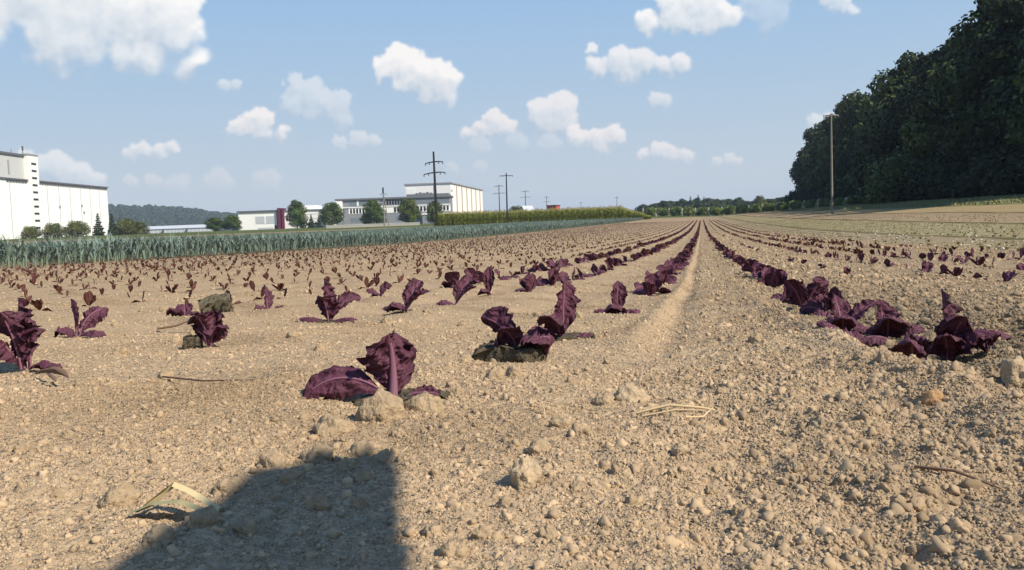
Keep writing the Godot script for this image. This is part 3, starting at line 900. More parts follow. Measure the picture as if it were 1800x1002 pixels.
func build_hill() -> void:
	# a wooded ridge far behind the buildings on the left
	var xs := 90
	var zs := 26
	var v := PackedVector3Array(); var n := PackedVector3Array(); var idx := PackedInt32Array(); var c := PackedColorArray()
	var frame := Transform3D(Basis(Vector3.UP, YAW), Vector3.ZERO)
	for j in zs:
		for i in xs:
			var p := hill_point(i / (xs - 1.0), j / (zs - 1.0))
			v.append(frame * p)
			n.append(Vector3.UP)
			c.append(Color(0.05, 0.07, 0.03))
	for j in zs - 1:
		for i in xs - 1:
			var a := j * xs + i
			idx.append_array([a, a + xs, a + 1, a + 1, a + xs, a + xs + 1])
	for k in n.size(): n[k] = Vector3.ZERO
	for k in range(0, idx.size(), 3):
		var fn := (v[idx[k + 1]] - v[idx[k]]).cross(v[idx[k + 2]] - v[idx[k]])
		if fn.y < 0: fn = -fn
		for q in 3: n[idx[k + q]] += fn
	for k in n.size(): n[k] = n[k].normalized()
	var o := part("hill", amesh(v, n, c, idx), M.foliage, self)
	tag(o, "", "", "", "structure")
	var r := RandomNumberGenerator.new()
	r.seed = 31
	var cm := crown(95, [[Vector3(0, 6, 0), Vector3(5, 5.5, 5)], [Vector3(2, 4, 2), Vector3(4, 4, 4)]], 420, 1.5, Color(0.05, 0.075, 0.028))
	var xf: Array[Transform3D] = []
	for k in 4200:
		var u := r.randf()
		var w := pow(r.randf(), 0.8)
		var p := frame * hill_point(u, w)
		xf.append(Transform3D(Basis(Vector3.UP, r.randf() * TAU) * Basis.from_scale(Vector3.ONE * r.randf_range(0.7, 1.3) * (1.0 if w < 0.85 else 0.85)), p - Vector3(0, 2, 0)))
	tag(many("hill_forest", cm, M.foliage, xf, PackedColorArray()), "distant forest covering the low wooded hill on the left horizon", "forest")
	var kind := tree_kind(96, 16.0, 4.6, 0.35, 9, 1400, 0.9, Color(0.05, 0.075, 0.028))
	for p in [[0.622, 1.0, "small tree on the skyline at the top of the wooded hill"], [0.640, 1.15, "tallest tree sticking out of the hill's skyline"], [0.652, 1.05, "tree just right of the tallest one on the hill's skyline"], [0.60, 0.8, "low tree bump on the left part of the hill's skyline"], [0.755, 0.75, "lone tree bump on the right slope of the hill"]]:
		tree(kind, frame * hill_point(p[0], 0.55) - Vector3(0, 3, 0), Vector3.ONE * p[1], "hilltop_tree", p[2], "tree")

func hill_point(u: float, w: float) -> Vector3:         # in the frame of the view direction: u runs from left to right, w front to back
	var x := lerpf(-1500.0, -350.0, u)
	var z := -lerpf(1500.0, 2300.0, w)
	var ridge := 59.0 * pow(sin(PI * clampf(0.05 + u * 0.95, 0, 1)), 0.6) * (1.0 - 0.22 * smoothstep(0.68, 0.82, u)) * (1.0 + 0.05 * n_big.get_noise_2d(u * 9.0, 3.0))
	return Vector3(x, 1.0 + ridge * sin(PI * clampf(w * 0.9 + 0.02, 0, 1)) * (1.0 + 0.06 * n_mid.get_noise_2d(u * 12.0, w * 4.0)), z)

# ------------------------------------------------------------------ buildings
func bx(called: String, lo: Vector3, hi: Vector3, m: Material, parent: Node) -> MeshInstance3D:
	return part(called, box_mesh(lo, hi), m, parent)

func build_warehouse() -> void:
	# stands with its long wall along the view direction; local +x is the sunlit wall's side, +z towards the viewer
	var t := thing("white_warehouse", Vector3(-254.8, 0.6, -356.6), "long white high bay warehouse with a stair tower, largest building at the left edge", "warehouse", "", YAW)
	bx("wall", Vector3(-55, -1, 0), Vector3(0, 21.5, 150), M.white_wall, t)
	bx("roof", Vector3(-55.3, 21.5, -0.3), Vector3(0.5, 22.1, 150.3), M.dark_trim, t)
	var slot := box_mesh(Vector3(0.02, 20.75, 0), Vector3(0.32, 21.45, 1.35))
	for k in 40:
		var o := part("eave_slot", slot, M.dark_trim, t)
		o.position = Vector3(0, 0, 0.6 + k * 2.0)
	var seam := box_mesh(Vector3(-0.05, 0, 0), Vector3(0.10, 20.5, 0.18))
	for z in [8.0, 16.5, 25.0, 34.0, 43.0, 52.0, 78.0, 90.0, 106.0]:
		var o := part("downpipe", seam, M.grey_trim, t)
		o.position = Vector3(0, 0, z)
	for z in [23.0, 24.6, 43.0]:
		bx("wall_lamp", Vector3(0, 14.0 - fmod(z, 3.0) * 2.0, z), Vector3(0.35, 15.0 - fmod(z, 3.0) * 2.0, z + 0.45), M.dark_trim, t)
	# upper block behind the tower
	bx("upper_block", Vector3(-46, 22.1, 66.5), Vector3(-0.8, 30.4, 150), M.light_grey, t)  # greyer than the wall below; part of its shade is put into the colour
	bx("upper_roof", Vector3(-46.3, 30.4, 66.2), Vector3(-0.3, 31.2, 150.3), M.dark_trim, t)
	bx("upper_door", Vector3(-0.85, 23.5, 76), Vector3(-0.7, 28.5, 77.0), M.grey_trim, t)
	bx("upper_vent", Vector3(-0.85, 26.0, 82), Vector3(-0.65, 26.9, 82.8), M.dark_trim, t)
	# stair tower
	var tw := bx("stair_tower", Vector3(-6.5, -1, 59.2), Vector3(0.9, 31.0, 66.2), M.white_wall2, t)
	var win := box_mesh(Vector3(0.86, 0, 0), Vector3(0.97, 0.75, 3.4))
	for k in 11:
		var o := part("window", win, M.dark_glass, tw)
		o.position = Vector3(0, 1.4 + k * 2.62, 60.7)
	bx("tower_cap", Vector3(-6.7, 31.0, 59.0), Vector3(1.1, 31.5, 66.4), M.grey_trim, t)
	for a in [[-3.0, 62.0, 3.6, 0.10], [-9.0, 74.0, 6.0, 0.09], [-8.0, 76.0, 2.6, 0.08], [-8.0, 69.5, 2.0, 0.07], [-4.0, 68.0, 2.2, 0.07]]:
		part("antenna", tube_mesh(PackedVector3Array([Vector3(a[0], 31.0, a[1]), Vector3(a[0], 31.0 + a[2], a[1])]), PackedFloat32Array([a[3] * 1.6, a[3]]), 6), M.dark_trim, t)
	bx("antenna_head", Vector3(-3.25, 33.1, 61.75), Vector3(-2.75, 34.7, 62.25), M.dark_trim, t)

func window_band(parent: Node, y: float, h: float, x0: float, x1: float, cnt: int, z: float, gap: float, m: Material) -> void:
	var w := (x1 - x0) / cnt
	var mesh := box_mesh(Vector3(gap * 0.5, 0, -0.02), Vector3(w - gap * 0.5, h, 0.06))
	for k in cnt:
		var o := part("window", mesh, m, parent)
		o.position = Vector3(x0 + k * w, y, z)

func build_hall() -> void:
	var t := thing("white_hall", Vector3(-189.1, 0.0, -349.6), "low white flat roofed hall with a maroon tower in its middle", "hall", "", YAW)
	bx("wall", Vector3(0, -1, -22), Vector3(16.0, 9.0, 0), M.white_wall, t)
	bx("roof", Vector3(-0.5, 9.0, -22.4), Vector3(17.5, 9.55, 0.6), M.dark_trim, t)
	bx("window_strip", Vector3(7.2, 4.0, -0.02), Vector3(15.0, 7.1, 0.08), M.pale_glass, t)
	bx("window_bar", Vector3(10.9, 3.9, 0.05), Vector3(11.4, 7.2, 0.14), M.white_wall, t)
	bx("lower_window", Vector3(8.0, 0.8, -0.02), Vector3(14.5, 2.4, 0.07), M.pale_glass, t)
	bx("door", Vector3(15.0, 0.2, -0.02), Vector3(15.9, 3.2, 0.09), M.dark_glass, t)
	bx("maroon_tower", Vector3(16.6, -1, -4), Vector3(17.8, 10.3, 1.2), M.maroon, t)
	bx("maroon_tower_side", Vector3(18.3, -1, -4), Vector3(19.2, 10.2, 0.9), M.maroon, t)
	bx("wing_wall", Vector3(19.2, -1, -24), Vector3(36.2, 9.0, -0.6), M.white_wall2, t)
	bx("wing_roof", Vector3(19.8, 9.0, -24.3), Vector3(36.7, 9.4, -0.1), M.grey_trim, t)
	bx("roof_storey", Vector3(22.0, 9.4, -20), Vector3(31.0, 11.2, -6), M.white_wall, t)
	bx("wing_window", Vector3(28.0, 3.0, -0.62), Vector3(32.5, 3.7, -0.5), M.dark_glass, t)
	var line := box_mesh(Vector3(20.3, 0, -0.62), Vector3(36.0, 0.14, -0.54))
	for k in 4:
		var o := part("wall_joint", line, M.grey_trim, t)
		o.position = Vector3(0, 1.6 + k * 1.9, 0)

func build_office() -> void:
	var t := thing("grey_office_block", Vector3(-159.0, 0.2, -383.5), "three storey grey office block with window bands and a white end wall, centre left", "office building", "", YAW)
	var wl := bx("wall", Vector3(2.4, -1, -16), Vector3(50.5, 13.2, 0), M.office_grey, t)
	bx("end_wall", Vector3(-0.6, 5.4, -15.8), Vector3(2.4, 13.0, 0.5), M.white_wall, t)
	bx("end_base", Vector3(-0.2, -1, -15.6), Vector3(2.4, 5.4, -0.2), M.office_grey, t)
	bx("roof", Vector3(-0.9, 13.2, -16.4), Vector3(51.0, 13.9, 0.7), M.office_trim, t)
	bx("sill_band", Vector3(2.4, 9.7, 0), Vector3(50.5, 10.1, 0.35), M.white_wall2, t)
	bx("white_band", Vector3(5.0, 7.0, 0.0), Vector3(50.5, 9.5, 0.12), M.white_wall2, t)
	window_band(wl, 7.2, 2.1, 5.4, 20.5, 11, 0.13, 0.55, M.dark_glass)
	window_band(wl, 7.2, 2.1, 25.0, 50.0, 17, 0.13, 0.55, M.dark_glass)
	window_band(wl, 10.6, 2.1, 5.5, 19.5, 6, 0.0, 0.2, M.blue_glass)
	window_band(wl, 10.6, 2.1, 20.6, 30.5, 8, 0.0, 0.45, M.dark_glass)
	window_band(wl, 10.6, 2.1, 31.5, 50.0, 10, 0.0, 0.25, M.blue_glass)
	window_band(wl, 3.4, 1.9, 11.5, 15.5, 3, 0.0, 0.4, M.dark_glass)
	window_band(wl, 3.4, 1.9, 5.5, 11.0, 3, 0.0, 0.2, M.blue_glass)
	window_band(wl, 3.4, 1.9, 26.0, 44.0, 9, 0.0, 0.3, M.blue_glass)
	window_band(wl, 0.3, 1.9, 12.0, 15.0, 2, 0.0, 0.4, M.dark_glass)
	bx("white_panel", Vector3(8.8, 10.5, 0.0), Vector3(9.6, 12.8, 0.1), M.white_wall2, t)
	bx("white_panel", Vector3(18.0, 10.5, 0.0), Vector3(18.9, 12.8, 0.1), M.white_wall2, t)
	# higher right end with its wing returning from the viewer
	bx("roof_storey", Vector3(31.0, 13.9, -15), Vector3(49.8, 14.9, -0.6), M.office_trim, t)
	var wing := bx("side_wing", Vector3(38.0, -1, 0.0), Vector3(50.8, 5.6, 2.5), M.office_grey, t)
	bx("wing_roof", Vector3(37.8, 5.6, 0.0), Vector3(58.0, 6.1, 2.8), M.white_wall2, t)
	bx("wing_end", Vector3(50.8, -1, -6.0), Vector3(57.6, 5.6, 2.3), M.office_grey, t)
	window_band(wing, 3.2, 1.6, 39.0, 50.0, 5, 2.5, 0.4, M.blue_glass)

	var h := thing("white_high_bay", Vector3(-115.3, 0.2, -416.2), "tall white high bay hall with brown ribs on its sunlit side, behind the office block", "warehouse", "", YAW)
	# a long hall turned a little so that its right side shows
	var turn := atan2(12.0, 101.0)
	h.rotation.y = YAW - turn
	bx("wall", Vector3(-22.0, -1, -101), Vector3(0, 20.2, 0), M.white_wall2, h)
	bx("roof", Vector3(-22.4, 20.2, -101.4), Vector3(0.5, 20.8, 0.4), M.grey_trim, h)
	var rib := box_mesh(Vector3(0, 0, 0), Vector3(0.25, 20.0, 2.0))
	for k in 6:
		var o := part("rib", rib, M.brown_trim, h)
		o.position = Vector3(0, 0, -16.0 - k * 15.0)
	bx("front_seam", Vector3(-8.2, 0, 0), Vector3(-7.9, 20.0, 0.12), M.grey_trim, h)
	bx("front_panel", Vector3(-21.5, 15.2, 0), Vector3(-17.0, 18.6, 0.1), M.white_wall, h)
	for k in 5:
		bx("roof_unit", Vector3(-16.8 + k * 1.7, 14.8, 0.3), Vector3(-15.6 + k * 1.7, 16.2 + 0.3 * (k % 2), 1.4), M.office_trim, h)
	for p in [[-30.0, 5.5], [-86.0, 5.0], [-3.5, 16.5]]:
		bx("wall_vent", Vector3(0, p[1], p[0]), Vector3(0.25, p[1] + 1.0, p[0] + 2.5), M.brown_trim, h)

func gable(t: Node3D, w: float, d: float, h: float, rise: float, wall: Material, roof: Material) -> void:
	bx("wall", Vector3(-w / 2, -1, -d / 2), Vector3(w / 2, h, d / 2), wall, t)
	var st := new_st()
	for s: float in [-1.0, 1.0]:
		quad(st, Vector3(-w / 2 - 0.4, h - 0.2, s * (d / 2 + 0.5)), Vector3(w / 2 + 0.4, h - 0.2, s * (d / 2 + 0.5)), Vector3(w / 2 + 0.4, h + rise, 0), Vector3(-w / 2 - 0.4, h + rise, 0))
		quad(st, Vector3(-w / 2 - 0.4, h - 0.45, s * (d / 2 + 0.5)), Vector3(w / 2 + 0.4, h - 0.45, s * (d / 2 + 0.5)), Vector3(w / 2 + 0.4, h + rise - 0.25, 0), Vector3(-w / 2 - 0.4, h + rise - 0.25, 0))
		quad(st, Vector3(-w / 2 - 0.4, h - 0.45, s * (d / 2 + 0.5)), Vector3(w / 2 + 0.4, h - 0.45, s * (d / 2 + 0.5)), Vector3(w / 2 + 0.4, h - 0.2, s * (d / 2 + 0.5)), Vector3(-w / 2 - 0.4, h - 0.2, s * (d / 2 + 0.5)))
		var g := s * w / 2
		st.add_vertex(Vector3(g, h, -d / 2)); st.add_vertex(Vector3(g, h + rise - 0.3, 0)); st.add_vertex(Vector3(g, h, d / 2))
	part("roof", done(st), roof, t)

func build_far_buildings() -> void:
	var b := thing("red_barn", Vector3(-67.6, 1.4, -416.0), "red building on the horizon over the maize, right of the far power poles", "barn", "", YAW - 0.35)
	bx("wall", Vector3(-2.3, -1, -6), Vector3(2.3, 6.6, 0), M.barn_red, b)
	bx("roof", Vector3(-2.5, 6.6, -6.3), Vector3(2.5, 7.0, 0.3), M.barn_dark, b)
	bx("gate", Vector3(-2.0, 0, 0), Vector3(0.2, 6.0, 0.1), M.barn_dark, b)
	bx("window", Vector3(0.9, 5.0, 0), Vector3(1.7, 5.9, 0.1), M.dark_glass, b)
	var w := thing("white_house", Vector3(-75.2, 1.3, -396.0), "small white gabled house just showing over the maize, left of the red building", "house", "", YAW + 0.5)
	gable(w, 4.6, 4.0, 4.6, 2.2, M.white_wall, M.pale_glass)
	bx("window", Vector3(-0.5, 3.0, 2.0), Vector3(0.5, 4.2, 2.08), M.dark_glass, w)
	for k in 3:
		var g := thing("greenhouse", gr(-366.0 + k * 16.5, -560.0 + k * -2.0), ["left", "middle", "right"][k] + " of three long low pale greenhouses at the foot of the wooded hill", "greenhouse", "", YAW)
		gable(g, 15.5, 9.0, 3.4, 1.8, M.pale_glass, M.pale_glass)
		var rib := box_mesh(Vector3(-0.08, 0, 4.5), Vector3(0.08, 3.3, 4.6))
		for q in 6:
			var o := part("frame", rib, M.white_wall, g)
			o.position = Vector3(-6.5 + q * 2.6, 0, 0)
	var wall := thing("low_wall", Vector3(-98.0, ground(-98.0, -262.0), -262.0), "low pale concrete wall along the lane behind the leeks, before the office block", "wall", "", YAW - 0.12)
	bx("wall", Vector3(-14, -0.5, 0), Vector3(15, 0.75, 0.3), M.pale_wood, wall)
	bx("coping", Vector3(-14.1, 0.75, -0.06), Vector3(15.1, 0.86, 0.36), M.white_wall2, wall)

# ------------------------------------------------------------------ poles
func pole(called: String, at: Vector3, h: float, rad: float, arms: Array, label: String, m: Material, turn: float, lean := 0.0) -> Node3D:
	var t := thing(called, at, label, "power pole", "", turn)
	t.rotation.z = lean
	part("pole", tube_mesh(PackedVector3Array([Vector3(0, -0.8, 0), Vector3(0, h * 0.5, 0), Vector3(0, h, 0)]), PackedFloat32Array([rad * 1.25, rad, rad * 0.75]), 8), m, t)
	for a in arms:                                      # [height, half length, droop]
		var y: float = a[0]
		var w: float = a[1]
		var st := new_st()
		tube(st, PackedVector3Array([Vector3(-w, y - a[2], 0), Vector3(-w * 0.5, y - a[2] * 0.3, 0), Vector3(0, y, 0), Vector3(w * 0.5, y + a[2] * 0.1, 0), Vector3(w, y - a[2] * 0.2, 0)]), PackedFloat32Array([rad * 0.42, rad * 0.5, rad * 0.6, rad * 0.5, rad * 0.42]), 6)
		part("crossarm", done(st), m, t)
		for s: float in [-1.0, -0.55, 0.55, 1.0]:
			var o := part("insulator", tube_mesh(PackedVector3Array([Vector3(0, 0, 0), Vector3(0, -1.3 * rad, 0)]), PackedFloat32Array([rad * 0.35, rad * 0.5]), 6), m, t)
			o.position = Vector3(w * s * 0.97, y - (a[2] if s < 0 else a[2] * 0.2) * absf(s) - rad * 0.3, 0)
	return t

func wire(a: Vector3, b: Vector3, sag: float, label: String) -> void:
	var pts := PackedVector3Array(); var rr := PackedFloat32Array()
	for i in 25:
		var u := i / 24.0
		pts.append(a.lerp(b, u) - Vector3(0, sag * 4.0 * u * (1.0 - u), 0)); rr.append(0.006)
	var o := part("power_line", tube_mesh(pts, rr, 4), M.pole_dark, self)
	tag(o, label, "cable", "cables of the power lines")

func build_poles() -> void:
	var at := func(x: float, z: float) -> Vector3: return gr(x, z)
	pole("power_pole", at.call(-51.2, -173.6), 14.9, 0.24, [[12.9, 1.75, 0.3], [10.8, 2.15, 0.35]], "tallest black power pole with two crossarms, before the office block's right end", M.pole_dark, YAW, 0.008)
	pole("power_pole", at.call(-35.5, -166.7), 9.7, 0.13, [[9.2, 1.2, 0.0]], "slim pole with one crossarm at its top, standing in front of the maize", M.pole_dark, YAW, -0.012)
	pole("power_pole", at.call(-82.3, -372.0), 15.0, 0.2, [[14.6, 1.9, 0.15], [11.6, 2.6, 0.2]], "far grey pole with two wide crossarms, just left of the slim single arm pole", M.pole_far, YAW)
	pole("power_pole", at.call(-90.5, -472.6), 15.6, 0.2, [[15.2, 2.0, 0.15], [12.2, 2.7, 0.2]], "far pole with two crossarms right beside the white house on the horizon", M.pole_far, YAW)
	pole("power_pole", at.call(-99.5, -593.7), 15.5, 0.2, [[15.0, 1.9, 0.15], [12.0, 2.5, 0.2]], "distant pole with two crossarms rising behind the red building", M.pole_far, YAW)
	pole("power_pole", at.call(-96.8, -747.9), 14.2, 0.2, [[13.6, 1.5, 0.1]], "faintest and smallest distant pole, midway over the maize", M.pole_far, YAW)
	pole("power_pole", at.call(-58.8, -653.4), 15.0, 0.2, [[14.4, 1.5, 0.1]], "distant thin pole over the right end of the maize", M.pole_far, YAW)
	pole("power_pole", at.call(10.7, -80.1), 8.35, 0.088, [[8.2, 0.66, 0.0]], "tall plain grey pole with a short crossarm, before the forest tip on the right", M.pole_grey, YAW + 0.1, 0.0)
	var t := pole("power_pole", at.call(-88.6, -247.7), 11.0, 0.16, [[9.4, 0.95, 0.05]], "twin legged grey pole before the dark rounded tree at the office block", M.pole_grey, YAW)
	part("brace_leg", tube_mesh(PackedVector3Array([Vector3(1.35, -0.5, 0), Vector3(0.1, 9.3, 0)]), PackedFloat32Array([0.14, 0.1]), 7), M.pole_grey, t)
	part("transformer", tube_mesh(PackedVector3Array([Vector3(0, 9.6, 0.1), Vector3(0, 11.2, 0.1)]), PackedFloat32Array([0.24, 0.22]), 8), M.pole_dark, t)
	var a: Vector3 = at.call(-51.2, -173.6)
	var b: Vector3 = at.call(-82.3, -372.0)
	for k in 2:
		var s := k * 2.0 - 1.0
		wire(a + Vector3(s * 1.7, 12.5, -s * 0.35), b + Vector3(s * 1.9, 14.2, -s * 0.4), 3.5, "thin sagging cable between the tallest black pole and the far double arm pole")
	# the round topped marker by the end of the orchard
	var s := thing("concrete_marker", gr(26.3, -166.0), "grey round topped concrete post standing at the right end of the orchard rows", "marker")
	s.scale = Vector3.ONE * 0.74
	bx("base", Vector3(-0.95, -0.3, -0.7), Vector3(0.95, 0.35, 0.7), M.concrete, s)
	bx("shaft", Vector3(-0.72, 0.35, -0.5), Vector3(0.72, 1.75, 0.5), M.concrete, s)
	var st := new_st()
	tube(st, PackedVector3Array([Vector3(0, 1.7, 0), Vector3(0, 2.0, 0), Vector3(0, 2.2, 0), Vector3(0, 2.28, 0)]), PackedFloat32Array([0.8, 0.74, 0.5, 0.08]), 12)
	part("cap", done(st), M.pale_wood, s)

# ------------------------------------------------------------------ the near lettuces, one by one
func build_near_lettuces() -> void:
	# leaf: [azimuth, length, half width, elevation, bend, twist at base, twist along, cup, ruffle]; azimuth 0 points right along the picture, 270 towards the viewer
	seedling(on(-0.1545, -0.437, 0.002), [
		[266, 0.034, 0.0145, 102, -36, 8, 62, 0.35, 0.75, 2.1],
		[190, 0.052, 0.0095, 46, -104, -40, -30, -0.6, 0.5],
		[4, 0.021, 0.006, 22, -42, 30, 20, -0.5, 0.6]],
		"nearest purple lettuce seedling, its upright leaf with mauve midrib, its other leaf drooping left", "", [0.042, 0.030, 0.034, 0.004, 0.0015, 0.12])
	seedling(on(-0.137, -0.67, 0.009), [
		[160, 0.041, 0.0115, 66, -66, 50, 40, 0.5, 0.6],
		[235, 0.026, 0.013, 80, -80, 20, 20, -0.5, 0.6],
		[330, 0.031, 0.014, 50, -88, -20, -15, -0.6, 0.6],
		[20, 0.028, 0.013, 48, -80, 0, 20, -0.5, 0.55],
		[186, 0.036, 0.009, 28, -80, -20, 0, -0.8, 0.2]],
		"dark red lettuce seedling with a leaf curling left, on an exposed dark peat block", "", [0.048, 0.034, 0.036, -0.007, 0.002, -0.12])
	seedling(on(-0.155, -1.0), [
		[75, 0.066, 0.016, 88, -14, 20, 70, 0.4, 0.6],
		[255, 0.050, 0.018, 70, -70, -20, 20, -0.5, 0.45],
		[195, 0.042, 0.016, 50, -85, -10, 0, -0.6, 0.4],
		[345, 0.036, 0.011, 20, -40, 0, 0, -0.3, 0.3]],
		"tallest lettuce seedling of the row left of the wheel track, a narrow leaf standing upright", "", [0.05, 0.02, 0.04, 0.01, 0.004, 0.2])
	seedling(on(-0.16, -1.726), [
		[85, 0.066, 0.016, 90, -20, 10, 40, 0.4, 0.45], [262, 0.055, 0.022, 66, -95, 0, 10, -0.7, 0.4], [190, 0.05, 0.018, 45, -85, 0, 0, -0.6, 0.35], [350, 0.05, 0.018, 40, -90, 0, 0, -0.6, 0.35]],
		"lettuce standing apart with a stubby upright leaf, fourth in the row left of the track", "")
	# right hand row
	seedling(on(0.212, -0.865), [
		[110, 0.064, 0.015, 90, -14, 20, 30, 0.5, 0.7], [290, 0.050, 0.017, 86, -58, -20, -20, -0.5, 0.7], [345, 0.060, 0.018, 72, -104, -10, 0, -0.7, 0.7],
		[318, 0.054, 0.017, 78, -96, 0, 15, -0.6, 0.7], [175, 0.042, 0.014, 62, -66, 20, 10, -0.4, 0.6], [250, 0.042, 0.015, 80, -82, 10, 0, -0.5, 0.7]],
		"largest lettuce seedling of the right hand row, bushy dark leaves over a brown stalk", "")
	seedling(on(0.150, -0.71), [[256, 0.036, 0.0125, 84, -100, -8, -10, -0.9, 0.25], [205, 0.026, 0.010, 62, -100, 0, 0, -0.8, 0.25]],
		"wilted purple leaf bowing to the ground in front of the largest right hand seedling", "")
	seedling(on(0.205, -1.10), [[265, 0.05, 0.026, 76, -80, 0, 10, -0.6, 0.55], [330, 0.045, 0.02, 58, -88, 0, 0, -0.6, 0.5], [110, 0.05, 0.02, 82, -30, 0, 30, 0.4, 0.5], [200, 0.045, 0.018, 56, -80, 0, 0, -0.6, 0.5]],
		"round bushy purple seedling just left of the largest right hand one", "")
	seedling(on(0.148, -0.985), [[262, 0.044, 0.022, 60, -105, 0, 0, -0.8, 0.45], [190, 0.042, 0.018, 70, -80, 0, 0, -0.5, 0.4], [10, 0.042, 0.012, 30, -65, 0, 0, -0.8, 0.2]],
		"low wilted purple seedling at the bed edge with a dry bent stalk beside it", "")
	seedling(on(0.175, -1.22), [[100, 0.06, 0.019, 70, -30, 0, 40, 0.4, 0.5], [20, 0.06, 0.016, 66, -50, 0, 20, 0.3, 0.5], [260, 0.05, 0.026, 74, -85, 0, 0, -0.6, 0.45]],
		"purple seedling of the right hand row with a leaf tip reaching up to the right", "")
	var r := RandomNumberGenerator.new()
	r.seed = 404
	for p in [[0.20, -1.55, "purple seedling with a pale midrib, amid the crowded part of the right hand row"], [0.185, -1.78, "tall tousled seedling in the crowded part of the right hand row"], [0.235, -1.95, "dark seedling directly behind the tousled one in the right hand row"], [0.23, -2.38, "seedling at the head of the close chain in the right hand row"]]:
		seedling(on(p[0], p[1]), random_leaves(r, 0.062, 5), p[2], "")
	# left of the first row
	seedling(on(-0.500, -0.590), [
		[150, 0.054, 0.015, 82, 12, 40, 25, 0.5, 0.9], [240, 0.046, 0.016, 84, -20, 10, 30, 0.5, 0.9], [215, 0.034, 0.015, 72, -40, 0, 0, -0.4, 0.9], [60, 0.046, 0.013, 84, 10, -20, 0, 0.5, 0.8], [352, 0.034, 0.0085, 26, -48, -25, 0, -0.7, 0.25]],
		"big crinkled purple lettuce at the left picture edge, with one leaf flat on the soil", "")
	seedling(on(-0.875, -1.138), [
		[60, 0.062, 0.020, 78, -85, 15, 10, -0.4, 0.4], [150, 0.055, 0.012, 84, -18, 60, 20, 0.3, 0.3], [255, 0.038, 0.018, 62, -95, 0, 0, -0.8, 0.3], [5, 0.044, 0.011, 34, -75, 0, 0, -0.8, 0.2]],
		"lettuce seedling at the left with its top leaf flopping to the right like a hood", "")
	seedling(on(-0.481, -0.819), [
		[255, 0.036, 0.018, 92, -55, 15, 10, 0.3, 0.6], [320, 0.030, 0.015, 80, -70, 0, 20, -0.5, 0.6], [80, 0.036, 0.017, 84, -30, 0, 0, 0.4, 0.5]],
		"compact crinkled lettuce seedling with a dark peat lump at its left foot", "", [0.016, 0.014, 0.02, -0.019, 0.010, 0.3])
	seedling(on(-1.03, -1.664), [[255, 0.048, 0.022, 76, -85, 0, 0, -0.6, 0.5], [340, 0.042, 0.018, 62, -80, 0, 0, -0.5, 0.5], [120, 0.045, 0.016, 70, -60, 0, 0, 0.3, 0.5]],
		"small round purple seedling just left of the grey upturned peat block", "")
	seedling(on(-1.111, -2.186), [[140, 0.075, 0.02, 84, -22, 0, 60, 0.4, 0.4], [255, 0.055, 0.024, 62, -95, 0, 0, -0.8, 0.4], [5, 0.06, 0.018, 46, -75, 0, 0, -0.6, 0.4], [200, 0.05, 0.016, 40, -80, 0, 0, -0.6, 0.4]],
		"lettuce seedling with a thin twisted upper leaf, left of the antler shaped one", "")
	seedling(on(-0.61, -1.414), [
		[135, 0.074, 0.020, 74, 14, 30, 20, 0.4, 0.5], [40, 0.070, 0.016, 66, -70, 10, 30, 0.4, 0.5], [262, 0.048, 0.022, 86, -35, 0, 0, 0.4, 0.45], [182, 0.052, 0.011, 26, -42, 0, 0, -0.7, 0.15], [358, 0.050, 0.010, 24, -42, 0, 0, -0.7, 0.15]],
		"antler shaped lettuce seedling with two raised and two flat leaves, on a small peat block", "", [0.042, 0.016, 0.03, -0.002, 0.003, 0.1])
	seedling(on(-0.559, -1.658), [[60, 0.07, 0.02, 70, -40, 0, 20, 0.4, 0.5], [20, 0.06, 0.02, 64, -60, 0, 0, 0.3, 0.55], [255, 0.05, 0.022, 60, -95, 0, 0, -0.8, 0.4], [190, 0.045, 0.014, 40, -75, 0, 0, -0.7, 0.3]],
		"bushy lettuce seedling right of the antler shaped one, leaning right", "")
	seedling(on(-1.027, -2.797), [[40, 0.055, 0.022, 64, -50, 0, 30, 0.4, 0.4], [170, 0.055, 0.02, 58, -60, 0, 0, -0.3, 0.4], [262, 0.04, 0.018, 60, -90, 0, 0, -0.6, 0.4]],
		"low open lettuce seedling behind the gap right of the antler shaped one", "")
	seedling(on(-0.613, -2.212), [[50, 0.085, 0.026, 66, -35, 0, 30, 0.4, 0.4], [20, 0.07, 0.022, 60, -50, 0, 0, 0.3, 0.4], [200, 0.05, 0.016, 40, -80, 0, 0, -0.7, 0.3]],
		"lettuce seedling slanting up to the right with a bare soil gap at its left", "")
	seedling(on(-0.658, -2.776), [[85, 0.088, 0.018, 92, -16, 0, 20, 0.4, 0.4], [150, 0.07, 0.012, 74, -10, 40, 0, 0.3, 0.3], [255, 0.055, 0.022, 62, -95, 0, 0, -0.8, 0.4]],
		"narrow upright lettuce seedling in the second row left of the wheel track", "")
	for p in [[-0.57, -2.984, "broad tufted seedling in the second row left, right of the narrow upright one"], [-0.533, -3.255, "small hooked seedling next to the broad tufted one in the second row left"]]:
		seedling(on(p[0], p[1]), random_leaves(r, 0.078, 5), p[2], "", [], false)
	for p in [[-0.155, -2.72, "loose dark seedling where the chain of the first row left of the wheel track begins"], [-0.16, -3.0, "second seedling of the chain in the first row left of the wheel track"]]:
		seedling(on(p[0], p[1]), random_leaves(r, 0.07, 5), p[2], "", [], false)
	# the upturned block lying by itself
	var b := part("peat_block", peat_mesh(0.062, 0.045, 0.05, 9), M.peat_grey, self)
	b.position = on(-1.06, -1.83, 0.047)
	b.rotation = Vector3(0.2, 0.5, 0.25)
	tag(b, "grey green upturned peat block lying behind the small round seedling", "peat block")

var protos: Array = []                                  # [joined mesh, [[blade, midrib, azimuth], ...]]

